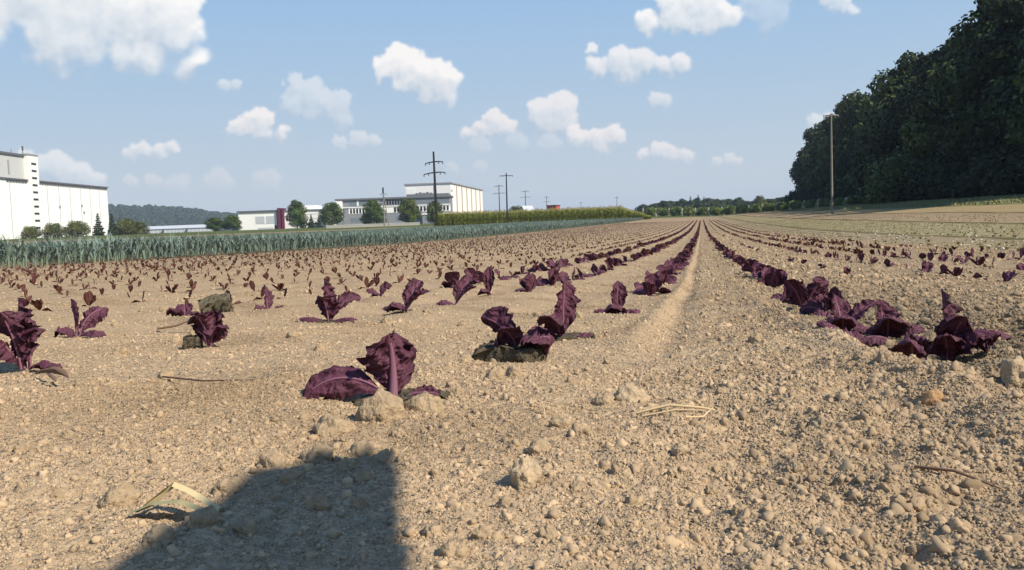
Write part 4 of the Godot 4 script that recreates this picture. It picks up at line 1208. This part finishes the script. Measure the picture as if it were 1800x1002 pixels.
func build_far_lettuces() -> void:
	var r := RandomNumberGenerator.new()
	r.seed = 2024
	for k in 12:
		var leaves := random_leaves(r, 0.062, 4 + k % 2)
		if k >= 8:                                      # thin, withered ones
			for p in leaves:
				p[2] *= 0.5
				p[3] -= 14.0
		var list := []
		var parts := []
		for q in leaves.size():
			var m := leaf_pair(leaves[q], 13, 8, 30 + k * 7 + q)
			list.append([m[0], Transform3D(Basis(Vector3.UP, deg_to_rad(leaves[q][0])), Vector3.ZERO)])
			parts.append([m[0], leaves[q][0]])
		protos.append([join(list), parts])
	# rows of the beds: [x, first z, share of plants alive, size]
	var rows := [[-0.16, -3.25, 0.97, 1.1], [-0.56, -3.5, 0.95, 1.1], [-0.96, -3.1, 0.92, 1.0], [0.24, -2.65, 0.97, 1.0], [0.95, -3.0, 0.85, 0.72], [1.35, -3.2, 0.9, 0.74], [1.75, -4.0, 0.92, 0.74], [2.15, -5.0, 0.7, 0.55], [0.6, -2.2, 0.16, 0.6]]
	for k in range(3, 26): rows.append([-0.16 - 0.4 * k, -1.7, 0.86, 0.52 if k < 12 else 0.6])
	var all := []
	for i in rows.size():
		var z: float = rows[i][1]
		while z > -118.0:
			z -= (r.randf_range(0.19, 0.27) if i > 3 else r.randf_range(0.24, 0.34)) if z > -20.0 else (0.30 if z > -60.0 else 0.42)
			var x: float = rows[i][0] + r.randf_range(-0.025, 0.025)
			if r.randf() > rows[i][2]: continue
			if rows[i][0] < -3.0 and z > 0.9 * rows[i][0] - 0.4: continue       # left of the frame
			if rows[i][0] > 0.5 and z > -rows[i][0] * 2.3: continue
			all.append([x * x + z * z, x, z, i, rows[i][3] * r.randf_range(0.75, 1.2)])
	all.sort_custom(func(a, b): return a[0] < b[0])
	var ord := ["first", "second", "third", "fourth", "fifth", "sixth", "seventh", "eighth", "ninth", "tenth"]
	var xf: Array = []
	for k in 12: xf.append([])
	var singles := 0
	for e in all:
		var s: float = e[4]
		var thin: bool = e[1] <= -1.2 or e[1] > 0.8 and r.randf() < 0.6
		var k := 8 + r.randi() % 4 if thin else r.randi() % 8
		if thin: s *= 1.25
		var turn := r.randf() * TAU
		var at := on(e[1], e[2], -0.002)
		if singles < 268:
			var side := "left" if e[1] < 0.1 else "right"
			var num: int = int(round((-0.16 - e[1]) / 0.4)) if side == "left" else [3, 4, 5, 6, 8].find(e[3]) if e[3] != 7 else 5
			var lab := ""
			if side == "left": lab = "small dark red lettuce seedling, one of the %s row left of the track" % ord[clampi(num, 0, 9)]
			else: lab = ["purple lettuce seedling in the close chain right of the wheel track", "wilted seedling in the first thin row beyond the right hand furrow", "wilted seedling in the second thin row beyond the right hand furrow", "dark seedling in the third thin row beyond the right hand furrow", "dark seedling in the outermost lettuce row on the right", "stray tiny seedling on the rough soil between the right hand rows"][clampi(num, 0, 5)]
			var grp := lab.replace("small dark red lettuce seedling, one of", "lettuces of").replace("lettuce seedling", "lettuces").replace("seedling", "lettuces")
			var mt: Material = M.lettuce if e[1] > -1.2 else M.lettuce_dry
			if e[0] < 10.0:
				var t := thing("lettuce_seedling", at, lab, "lettuce", grp, turn)
				t.scale = Vector3.ONE * s
				for p in protos[k][1]:
					part("leaf", p[0], mt, t).rotation.y = deg_to_rad(p[1])
			else:
				var o := part("lettuce_seedling", protos[k][0], mt, self)
				o.transform = Transform3D(Basis(Vector3.UP, turn) * Basis.from_scale(Vector3.ONE * s), at)
				tag(o, lab, "lettuce", grp)
			singles += 1
		else:
			xf[k].append(Transform3D(Basis(Vector3.UP, turn) * Basis.from_scale(Vector3(1.15, 1.0, 1.15) * s), at))
	var total := 0
	for k in 12:
		var t: Array[Transform3D] = []
		t.assign(xf[k])
		total += t.size()
		tag(many("lettuce_rows", protos[k][0], M.lettuce if k % 2 and k < 8 else M.lettuce_dry, t, PackedColorArray()), "far rows of thin withered lettuces on the left of the field" if k >= 8 else "far dark red lettuce rows running together towards the end of the field", "lettuces")
	print("lettuces ", all.size(), " stuff ", total)
	# tiny crop rows on the strips up the slope
	var sprout := join([[leek_leaf_mesh(0.06, 0.016, 1.2, -1.2, 0.0, Color(0.27, 0.25, 0.12)), Transform3D()], [leek_leaf_mesh(0.06, 0.016, 1.1, -1.4, 0.0, Color(0.32, 0.29, 0.15)), Transform3D(Basis(Vector3.UP, 2.2), Vector3.ZERO)], [leek_leaf_mesh(0.05, 0.016, 0.9, -1.3, 0.0, Color(0.26, 0.23, 0.12)), Transform3D(Basis(Vector3.UP, 4.1), Vector3.ZERO)]])
	var sx: Array[Transform3D] = []
	for row in 19:
		var x := 2.45 + row * 0.4
		if absf(x - 3.8) < 0.25 or absf(x - 7.1) < 0.3: continue
		var z := -x * 2.4
		while z > -70.0:
			z -= r.randf_range(0.12, 0.3)
			if r.randf() < 0.3: continue
			var at := on(x + r.randf_range(-0.06, 0.06), z)
			sx.append(Transform3D(Basis(Vector3.UP, r.randf() * TAU) * Basis.from_scale(Vector3.ONE * r.randf_range(0.35, 0.85)), at))
	tag(many("young_crop", sprout, M.leek, sx, PackedColorArray()), "thin rows of tiny pale green young plants on the strips up the slope", "young plants")
	var fx: Array[Transform3D] = []
	var fc := PackedColorArray()
	for i in 420:                                       # pale flecks: stones on the strips
		var x := r.randf_range(2.4, 6.8)
		var z := -x * 2.3 - 18.0 * pow(r.randf(), 1.4) - 0.5
		var s := r.randf_range(0.005, 0.016)
		fx.append(Transform3D(Basis(Vector3.UP, r.randf() * TAU) * Basis.from_scale(Vector3(s, s * 0.7, s)), on(x, z, s * 0.3)))
		fc.append(Color(0.66, 0.62, 0.52) * r.randf_range(0.7, 1.1))
	tag(many("pale_stones", clod_mesh(7, 1, 0.6), M.crumb, fx, fc), "pale flecks of stone littering the strip of young plants on the right", "stones")
	# short grass on the slope below the forest
	var gx: Array[Transform3D] = []
	var blade := join([[leek_leaf_mesh(0.28, 0.02, 1.3, -0.6, 0.0, Color(0.24, 0.25, 0.11)), Transform3D()], [leek_leaf_mesh(0.24, 0.02, 1.2, -0.9, 0.0, Color(0.25, 0.24, 0.11)), Transform3D(Basis(Vector3.UP, 2.0), Vector3(0.05, 0, 0.04))], [leek_leaf_mesh(0.26, 0.02, 1.2, -0.7, 0.0, Color(0.30, 0.29, 0.12)), Transform3D(Basis(Vector3.UP, 4.2), Vector3(-0.05, 0, 0.03))]])
	for i in 16000:
		var z := -28.0 - 200.0 * pow(r.randf(), 1.3)
		var x := 15.7 + 12.0 * r.randf()
		gx.append(Transform3D(Basis(Vector3.UP, r.randf() * TAU) * Basis.from_scale(Vector3(1.6, 1, 1.6) * r.randf_range(0.5, 1.0)), Vector3(x, ground(x, z), z)))
	tag(many("grass_strip", blade, M.leek, gx, PackedColorArray()), "pale green grass strip along the foot of the forest", "grass")

func build_clods() -> void:
	var meshes: Array[ArrayMesh] = []
	for k in 6: meshes.append(clod_mesh(20 + k, 3, 0.34))
	var list := [[-0.0560,-0.2781,0.0061],[-0.0577,-0.3113,0.0044],[-0.0087,-0.3081,0.0027],[-0.0108,-0.2929,0.0017],[0.0353,-0.2719,0.0033],[-0.1385,-0.3740,0.0115],[-0.1500,-0.3500,0.0085],[-0.1229,-0.3841,0.0085],[-0.1293,-0.4599,0.0042],[-0.1192,-0.5097,0.0073],[-0.1108,-0.5261,0.0054],[0.0987,-0.4281,0.0050],[0.2027,-0.6564,0.0114],[0.1085,-0.6498,0.0062],[-0.0341,-0.4350,0.0082],[-0.0472,-0.4243,0.0054],[-0.1748,-0.2410,0.0055],[-0.1385,-0.2060,0.0045],[-0.1330,-0.2189,0.0045],[-0.0604,-0.2087,0.0036],[-0.0395,-0.2763,0.0025],[-0.0580,-0.2572,0.0030],[-0.0410,-0.2312,0.0027],[-0.0258,-0.2222,0.0017],[-0.0134,-0.2437,0.0022],[0.0389,-0.2276,0.0030],[0.0434,-0.3677,0.0049],[0.0597,-0.3531,0.0042],[0.1244,-0.4537,0.0048],[0.1498,-0.5806,0.0054],[0.1343,-0.4545,0.0053],[0.0563,-0.4343,0.0031],[-0.0471,-0.3412,0.0048],[-0.0563,-0.3512,0.0040],[0.0085,-0.2506,0.0022],[0.0177,-0.2756,0.0020]]
	list.append_array([[0.0013,-0.2857,0.0021],[0.0527,-0.2676,0.0022],[0.0609,-0.2362,0.0025],[0.0766,-0.2458,0.0023],[0.0849,-0.4071,0.0029],[0.1108,-0.6030,0.0050],[0.0184,-0.2273,0.0022],[-0.0714,-0.2263,0.0024],[-0.0573,-0.2256,0.0030],[-0.2552,-0.2965,0.0030],[-0.2589,-0.3268,0.0028],[-0.1291,-0.2506,0.0035],[-0.1103,-0.2413,0.0040],[-0.1226,-0.2207,0.0034],[-0.1151,-0.2701,0.0026],[0.1108,-0.4535,0.0037],[0.0871,-0.5809,0.0035],[-0.1220,-0.3464,0.0037],[0.1649,-0.5788,0.0047],[-0.1987,-0.2437,0.0021],[0.0741,-0.3217,0.0023],[0.0277,-0.2948,0.0022],[-0.138,-0.302,0.0060],[-0.127,-0.318,0.0052],[-0.113,-0.304,0.0050],[-0.147,-0.286,0.0055],[-0.120,-0.288,0.0045],[-0.132,-0.270,0.0042],[-0.108,-0.270,0.0036],[-0.150,-0.262,0.0042],[-0.118,-0.252,0.0034],[-0.100,-0.245,0.0032]])
	var labels := {0: "largest round pale clod lying in the middle foreground", 1: "smaller clod right behind the largest round foreground clod", 2: "pale pebble on the wheel track, upper one of a pair", 3: "small round pebble below the pale one on the wheel track", 4: "grey angular clod on the coarse soil right of the middle", 5: "big earth lump against the nearest seedling's peat block, casting a dark gap on its left", 6: "flat earth lump left of the big one by the nearest seedling", 7: "earth lump under the right half of the nearest seedling's block", 8: "pinkish round clod at the right tip of the nearest seedling", 9: "clod at the left foot of the seedling with the dark peat block", 10: "clod under the right part of the dark exposed peat block", 11: "orange tinged angular stone at the right bed edge", 12: "large pale clod at the right picture edge, next to the biggest right hand seedling", 13: "small upright stone left of the bowed purple leaf", 14: "flat pale clod in the middle, beyond the straw stalks", 16: "half buried clod at the left, above the folded dry leaf", 17: "largest grey stone inside the lower left shadow", 18: "rounded stone just behind the largest one in the lower left shadow"}
	var r := RandomNumberGenerator.new()
	r.seed = 66
	for i in list.size():
		var e: Array = list[i]
		var s: float = e[2]
		var o := part("earth_clod", meshes[i % 6], M.clod_orange if i == 11 else M.clod_pale if i in [0, 2, 3, 12, 14] else M.clod, self)
		o.transform = Transform3D(Basis.from_euler(Vector3(r.randf() * TAU, r.randf() * TAU, r.randf() * TAU)) * Basis.from_scale(Vector3(1.0, r.randf_range(0.75, 1.0), r.randf_range(0.85, 1.15)) * s), on(e[0], e[1], s * (0.35 if i in [0, 2, 3, 12] else -0.1)))
		if labels.has(i): tag(o, labels[i], "clod")
		else: tag(o, "small dry earth clod lying loose on the bed in the foreground" if e[0] < 0.1 else "small dry earth clod lying loose by the right bed edge", "clod", "clods in the foreground" if e[0] < 0.1 else "clods by the right bed edge")
	# 60 more in the middle distance
	for i in 60:
		var z := -r.randf_range(0.45, 2.2)
		var x := z * tan(YAW) + r.randf_range(-0.6, 0.55) * -z
		var s := r.randf_range(0.003, 0.0075) * (0.6 - 0.5 * z)
		var o := part("earth_clod", meshes[i % 6], M.clod, self)
		o.transform = Transform3D(Basis.from_euler(Vector3(r.randf() * TAU, r.randf() * TAU, r.randf() * TAU)) * Basis.from_scale(Vector3.ONE * s), on(x, z, 0.0))
		tag(o, "dry earth clod on the bed among the nearer lettuces", "clod", "clods among the nearer lettuces")

func stalk(at: Array, rad: float, m: Material, label: String, category: String) -> void:
	var pts := PackedVector3Array(); var rr := PackedFloat32Array()
	for k in at.size():
		pts.append(on(at[k][0], at[k][1], rad + at[k][2])); rr.append(rad * (1.0 if k < at.size() - 1 else 0.5))
	tag(part(category.replace(" ", "_"), tube_mesh(pts, rr, 6), m, self), label, category)

func build_litter() -> void:
	stalk([[-0.0285, -0.383, 0.001], [-0.015, -0.385, 0.003], [-0.002, -0.388, 0.002], [0.004, -0.390, 0.0015]], 0.0006, M.straw, "longest pale straw stalk lying across the wheel track", "straw stalk")
	stalk([[-0.026, -0.378, 0.0012], [-0.012, -0.380, 0.002], [0.0, -0.384, 0.003]], 0.00042, M.straw, "thin straw under the longest pale stalk", "straw stalk")
	stalk([[-0.008, -0.367, 0.0006], [-0.001, -0.379, 0.002], [0.003, -0.386, 0.004]], 0.00045, M.straw, "short straw crossing the longest pale stalk at its right end", "straw stalk")
	stalk([[-0.105, -0.297, 0.001], [-0.106, -0.304, 0.0025], [-0.1065, -0.312, 0.003]], 0.0004, M.straw, "small bright straw at the top right corner of the lower left shadow", "straw stalk")
	stalk([[-0.066, -0.372, 0.0], [-0.068, -0.382, 0.003], [-0.0715, -0.390, 0.006]], 0.0003, M.straw, "hair thin straw standing up left of the middle", "straw stalk")
	stalk([[0.062, -0.292, 0.001], [0.072, -0.287, 0.0025], [0.083, -0.281, 0.001]], 0.0005, M.dry, "thin dark twig on the coarse soil at the right", "twig")
	stalk([[-0.855, -1.30, 0.004], [-0.83, -1.315, 0.012], [-0.80, -1.33, 0.026]], 0.002, M.dry, "short brown stick slanting up right of the hooded seedling at the left", "twig")
	stalk([[-0.34, -0.52, 0.001], [-0.30, -0.50, 0.003], [-0.26, -0.49, 0.001]], 0.0006, M.dry, "thin dead root on the smooth soil at the left", "twig")
	var t := thing("dry_leaf", on(-0.410, -0.487, 0.002), "brown withered leaf curling on the soil in front of the left edge seedling", "dead leaf", "", deg_to_rad(-22))
	part("blade", leaf_pair([0, 0.045, 0.0022, 26, -52, 30, 60, -0.9, 0.3], 26, 8, 3)[0], M.dry, t)
	var s := part("shred", leaf_pair([0, 0.026, 0.0014, 15, -40, -30, 60, -0.7, 0.3], 14, 6, 8)[0], M.dry, t)
	s.position = Vector3(0.022, 0.003, 0.002)
	s.rotation.y = -0.3
	# folded dead leek leaf, half in the lower left shadow
	var d := thing("dead_leek_leaf", on(-0.150, -0.2345, 0.0022), "pale folded dead leek leaf at the shadow's left border", "dead leaf")
	d.scale = Vector3.ONE * 1.15
	var st := new_st()
	var pale := func(pts: Array, w: Vector3) -> ArrayMesh:
		var q := new_st()
		for k in pts.size() - 1:
			var a: Vector3 = pts[k]
			var b: Vector3 = pts[k + 1]
			quad(q, a - w, b - w, b + Vector3(0, 0.0007, 0), a + Vector3(0, 0.0007, 0))
			quad(q, a + Vector3(0, 0.0007, 0), b + Vector3(0, 0.0007, 0), b + w, a + w)
		return done(q)
	part("left_half", pale.call([Vector3(-0.0085, 0.0, 0.004), Vector3(-0.0045, 0.0035, 0.0015), Vector3(-0.0015, 0.0058, 0.0)], Vector3(-0.0008, 0.0, 0.0016)), M.leaf_pale, d)
	part("right_half", pale.call([Vector3(-0.0015, 0.0058, 0.0), Vector3(0.0025, 0.0046, 0.0005), Vector3(0.0075, 0.003, 0.002), Vector3(0.0125, 0.0005, 0.003)], Vector3(0.0004, 0.0, 0.0018)), M.leaf_pale, d)
	part("lower_leaf", pale.call([Vector3(-0.0095, 0.0, 0.0065), Vector3(-0.004, 0.0022, 0.005), Vector3(0.003, 0.0028, 0.0045), Vector3(0.0105, 0.001, 0.0055)], Vector3(0.0006, 0.0006, 0.0028)), M.leaf_olive, d)

func build_shadow_caster() -> void:
	# unseen camera-shaped caster, added right of the viewpoint to throw the lower left shadow
	var across := Vector3(0.423, 0, -0.906)
	var sunward := Vector3(0.906, 0, 0.423)
	var t := thing("added_shadow_caster", Vector3(0.50, 0.0, 0.12), "added black shadow caster shaped like a tilted video camera on a tripod, out of view", "camera")
	var prism := func(pts: PackedVector2Array, d0: float, d1: float) -> ArrayMesh:
		var st := new_st()
		var idx := Geometry2D.triangulate_polygon(pts)
		var tilt := Vector3(0.6733, 0.6691, 0.3143)
		var at := func(p: Vector2, d: float) -> Vector3: return across * p.x + Vector3(0, p.y, 0) + sunward * 0.5 + tilt * d - Vector3(0.50, 0.0, 0.12)
		for d: float in [d0, d1]:
			for k in idx: st.add_vertex(at.call(pts[k], d))
		for k in pts.size():
			var a := pts[k]
			var b := pts[(k + 1) % pts.size()]
			quad(st, at.call(a, d0), at.call(b, d0), at.call(b, d1), at.call(a, d1))
		return done(st)
	part("body", prism.call(PackedVector2Array([Vector2(0.142, 0.579), Vector2(0.206, 0.636), Vector2(0.167, 0.6715), Vector2(0.145, 0.66), Vector2(0.113, 0.644), Vector2(0.02, 0.575), Vector2(-0.06, 0.50), Vector2(-0.01, 0.44)]), -0.02, 0.06), M.caster_black, t)
	part("lens_hood", prism.call(PackedVector2Array([Vector2(0.205, 0.635), Vector2(0.231, 0.658), Vector2(0.239, 0.678), Vector2(0.226, 0.6755), Vector2(0.213, 0.6835), Vector2(0.199, 0.678), Vector2(0.1885, 0.684), Vector2(0.166, 0.671)]), -0.015, 0.055), M.caster_black, t)  # outline shaped to give the cast shadow its ragged end
	part("handle", prism.call(PackedVector2Array([Vector2(0.11, 0.640), Vector2(0.085, 0.667), Vector2(0.0, 0.603), Vector2(0.012, 0.585), Vector2(0.08, 0.643), Vector2(0.097, 0.628)]), 0.01, 0.03), M.caster_black, t)
	for k in 3:
		var w := TAU * k / 3.0 + 0.4
		var hub := Vector3(0.50, 0.47, 0.215)
		part("leg", tube_mesh(PackedVector3Array([hub - t.position, hub + Vector3(cos(w) * 0.22, -0.47, sin(w) * 0.22) - t.position]), PackedFloat32Array([0.012, 0.009]), 8), M.caster_black, t)
	part("head", tube_mesh(PackedVector3Array([Vector3(0, 0.44, 0.095), Vector3(-0.01, 0.53, 0.08)]), PackedFloat32Array([0.03, 0.025]), 10), M.caster_black, t)

# ------------------------------------------------------------------ main
func setup_materials() -> void:
	for e in [[n_big, 1.0, 11, 2], [n_mid, 1.0, 12, 3], [n_fine, 1.0, 13, 2], [n_col, 1.0, 14, 3]]:
		e[0].noise_type = FastNoiseLite.TYPE_SIMPLEX_SMOOTH
		e[0].frequency = e[1]; e[0].seed = e[2]; e[0].fractal_octaves = e[3]
	for e in [[n_cell, 42.0, 15], [n_cell2, 120.0, 16], [n_cell3, 330.0, 17]]:
		e[0].noise_type = FastNoiseLite.TYPE_CELLULAR
		e[0].cellular_return_type = FastNoiseLite.RETURN_DISTANCE
		e[0].fractal_type = FastNoiseLite.FRACTAL_NONE
		e[0].frequency = e[1]; e[0].seed = e[2]
	var s := mat("soil", Color.WHITE, 0.97, true)
	s.albedo_texture = noise_tex(0.02, 5, 0.62, 1.0)
	s.normal_enabled = true
	s.normal_texture = noise_tex(0.03, 5, 0, 1, true)
	s.normal_scale = 1.3
	s.uv1_triplanar = true; s.uv1_world_triplanar = true
	s.uv1_scale = Vector3.ONE * 7.0
	s.metallic_specular = 0.15
	var cr := mat("crumb", Color.WHITE, 0.97, true)
	cr.metallic_specular = 0.15
	for e in [["clod", lin(0.47, 0.345, 0.21)], ["clod_pale", lin(0.56, 0.42, 0.262)], ["clod_orange", lin(0.50, 0.30, 0.15)]]:
		var m := mat(e[0], e[1], 0.95)
		m.albedo_texture = noise_tex(0.02, 5, 0.72, 1.0, false, 512, 9)
		m.normal_enabled = true
		m.normal_texture = noise_tex(0.03, 5, 0, 1, true, 512, 10)
		m.uv1_triplanar = true; m.uv1_world_triplanar = true
		m.uv1_scale = Vector3.ONE * 30.0
		m.metallic_specular = 0.15
	var l := mat("lettuce", Color.WHITE, 0.58, true)
	l.normal_enabled = true
	l.normal_texture = noise_tex(0.018, 3, 0, 1, true, 512, 40)
	l.normal_scale = 0.8
	l.uv1_triplanar = true
	l.uv1_scale = Vector3.ONE * 45.0
	l.backlight_enabled = true
	l.backlight = Color(0.05, 0.01, 0.015)
	var ld := mat("lettuce_dry", Color(0.97, 1.0, 0.72), 0.7, true)
	ld.backlight_enabled = true
	ld.backlight = Color(0.08, 0.03, 0.02)
	mat("midrib", lin(0.22, 0.10, 0.135), 0.45)
	for e in [["peat", lin(0.21, 0.17, 0.11)], ["peat_grey", lin(0.28, 0.24, 0.155)]]:
		var m := mat(e[0], e[1], 0.95)
		m.albedo_texture = noise_tex(0.04, 4, 0.35, 1.0, false, 512, 21)
		m.normal_enabled = true
		m.normal_texture = noise_tex(0.04, 4, 0, 1, true, 512, 22)
		m.uv1_triplanar = true
		m.uv1_scale = Vector3.ONE * 24.0
	mat("leek", Color.WHITE, 0.5, true)
	mat("leek_stem", lin(0.17, 0.22, 0.14), 0.6)
	mat("maize", Color.WHITE, 0.6, true)
	var fo := mat("foliage", Color.WHITE, 0.65, true)
	fo.backlight_enabled = true
	fo.backlight = Color(0.04, 0.05, 0.01)
	mat("bark", lin(0.07, 0.055, 0.04), 0.95)
	mat("white_wall", lin(0.86, 0.85, 0.80), 0.6)
	mat("white_wall2", lin(0.83, 0.81, 0.76), 0.6)
	mat("light_grey", lin(0.52, 0.52, 0.50), 0.6)
	mat("grey_trim", lin(0.30, 0.30, 0.30), 0.6)
	mat("dark_trim", lin(0.12, 0.12, 0.125), 0.6)
	mat("dark_glass", lin(0.02, 0.024, 0.03), 0.15)
	mat("blue_glass", lin(0.17, 0.20, 0.235), 0.2)
	mat("pale_glass", lin(0.48, 0.50, 0.52), 0.3)
	mat("office_grey", lin(0.235, 0.245, 0.26), 0.7)
	mat("office_trim", lin(0.15, 0.16, 0.17), 0.6)
	mat("maroon", lin(0.12, 0.025, 0.05), 0.6)
	mat("brown_trim", lin(0.46, 0.33, 0.23), 0.7)
	mat("barn_red", lin(0.50, 0.07, 0.05), 0.7)
	mat("barn_dark", lin(0.14, 0.05, 0.045), 0.7)
	mat("pole_dark", lin(0.028, 0.026, 0.028), 0.8)
	mat("pole_far", lin(0.05, 0.055, 0.065), 0.8)
	mat("pole_grey", lin(0.22, 0.20, 0.17), 0.85)
	mat("pale_wood", lin(0.50, 0.46, 0.38), 0.85)
	mat("concrete", lin(0.22, 0.215, 0.21), 0.9)
	mat("straw", lin(0.54, 0.40, 0.23), 0.8)
	mat("dry", lin(0.16, 0.10, 0.065), 0.8)
	mat("leaf_pale", lin(0.52, 0.42, 0.22), 0.8)
	mat("leaf_olive", lin(0.30, 0.27, 0.14), 0.8)
	mat("caster_black", lin(0.025, 0.025, 0.027), 0.5)

func _ready() -> void:
	var cam := Camera3D.new()
	cam.name = "camera"
	cam.position = Vector3(0, EYE, 0)
	cam.rotation = Vector3(PITCH, YAW, ROLL)
	cam.fov = rad_to_deg(2.0 * atan(501.0 / 1600.0))
	cam.near = 0.005
	cam.far = 9000.0
	add_child(cam)
	setup_materials()
	var env := Environment.new()
	env.background_mode = Environment.BG_SKY
	env.sky = Sky.new()
	var sm := PanoramaSkyMaterial.new()
	sm.panorama = build_sky()
	env.sky.sky_material = sm
	env.background_energy_multiplier = 0.785
	env.tonemap_mode = Environment.TONE_MAPPER_LINEAR
	env.tonemap_exposure = 1.3
	env.sdfgi_enabled = true
	env.ssao_enabled = true
	env.ssil_enabled = true
	env.fog_enabled = true
	env.fog_density = 0.00016
	env.fog_light_color = Color(0.74, 0.80, 0.88)
	var we := WorldEnvironment.new()
	we.name = "world_environment"
	we.environment = env
	add_child(we)
	var sun := DirectionalLight3D.new()
	sun.name = "sun"
	sun.light_energy = 1.55
	sun.light_color = Color(1.0, 0.96, 0.895)
	sun.light_angular_distance = 0.35
	sun.shadow_enabled = true
	var to_sun := Vector3(sin(SUN_AZ) * cos(SUN_EL), sin(SUN_EL), cos(SUN_AZ) * cos(SUN_EL))
	sun.basis = Basis.looking_at(-to_sun, Vector3.UP)
	add_child(sun)
	make_profile()
	var t0 := Time.get_ticks_msec()
	build_ground()
	print("t ground ", Time.get_ticks_msec() - t0)
	build_hill()
	build_warehouse()
	build_hall()
	build_office()
	build_far_buildings()
	build_trees()
	build_orchard()
	build_maize()
	build_leeks()
	build_poles()
	print("t mid ", Time.get_ticks_msec() - t0)
	build_near_lettuces()
	build_far_lettuces()
	build_clods()
	build_litter()
	build_crumbs()
	build_shadow_caster()
	print("t all ", Time.get_ticks_msec() - t0)
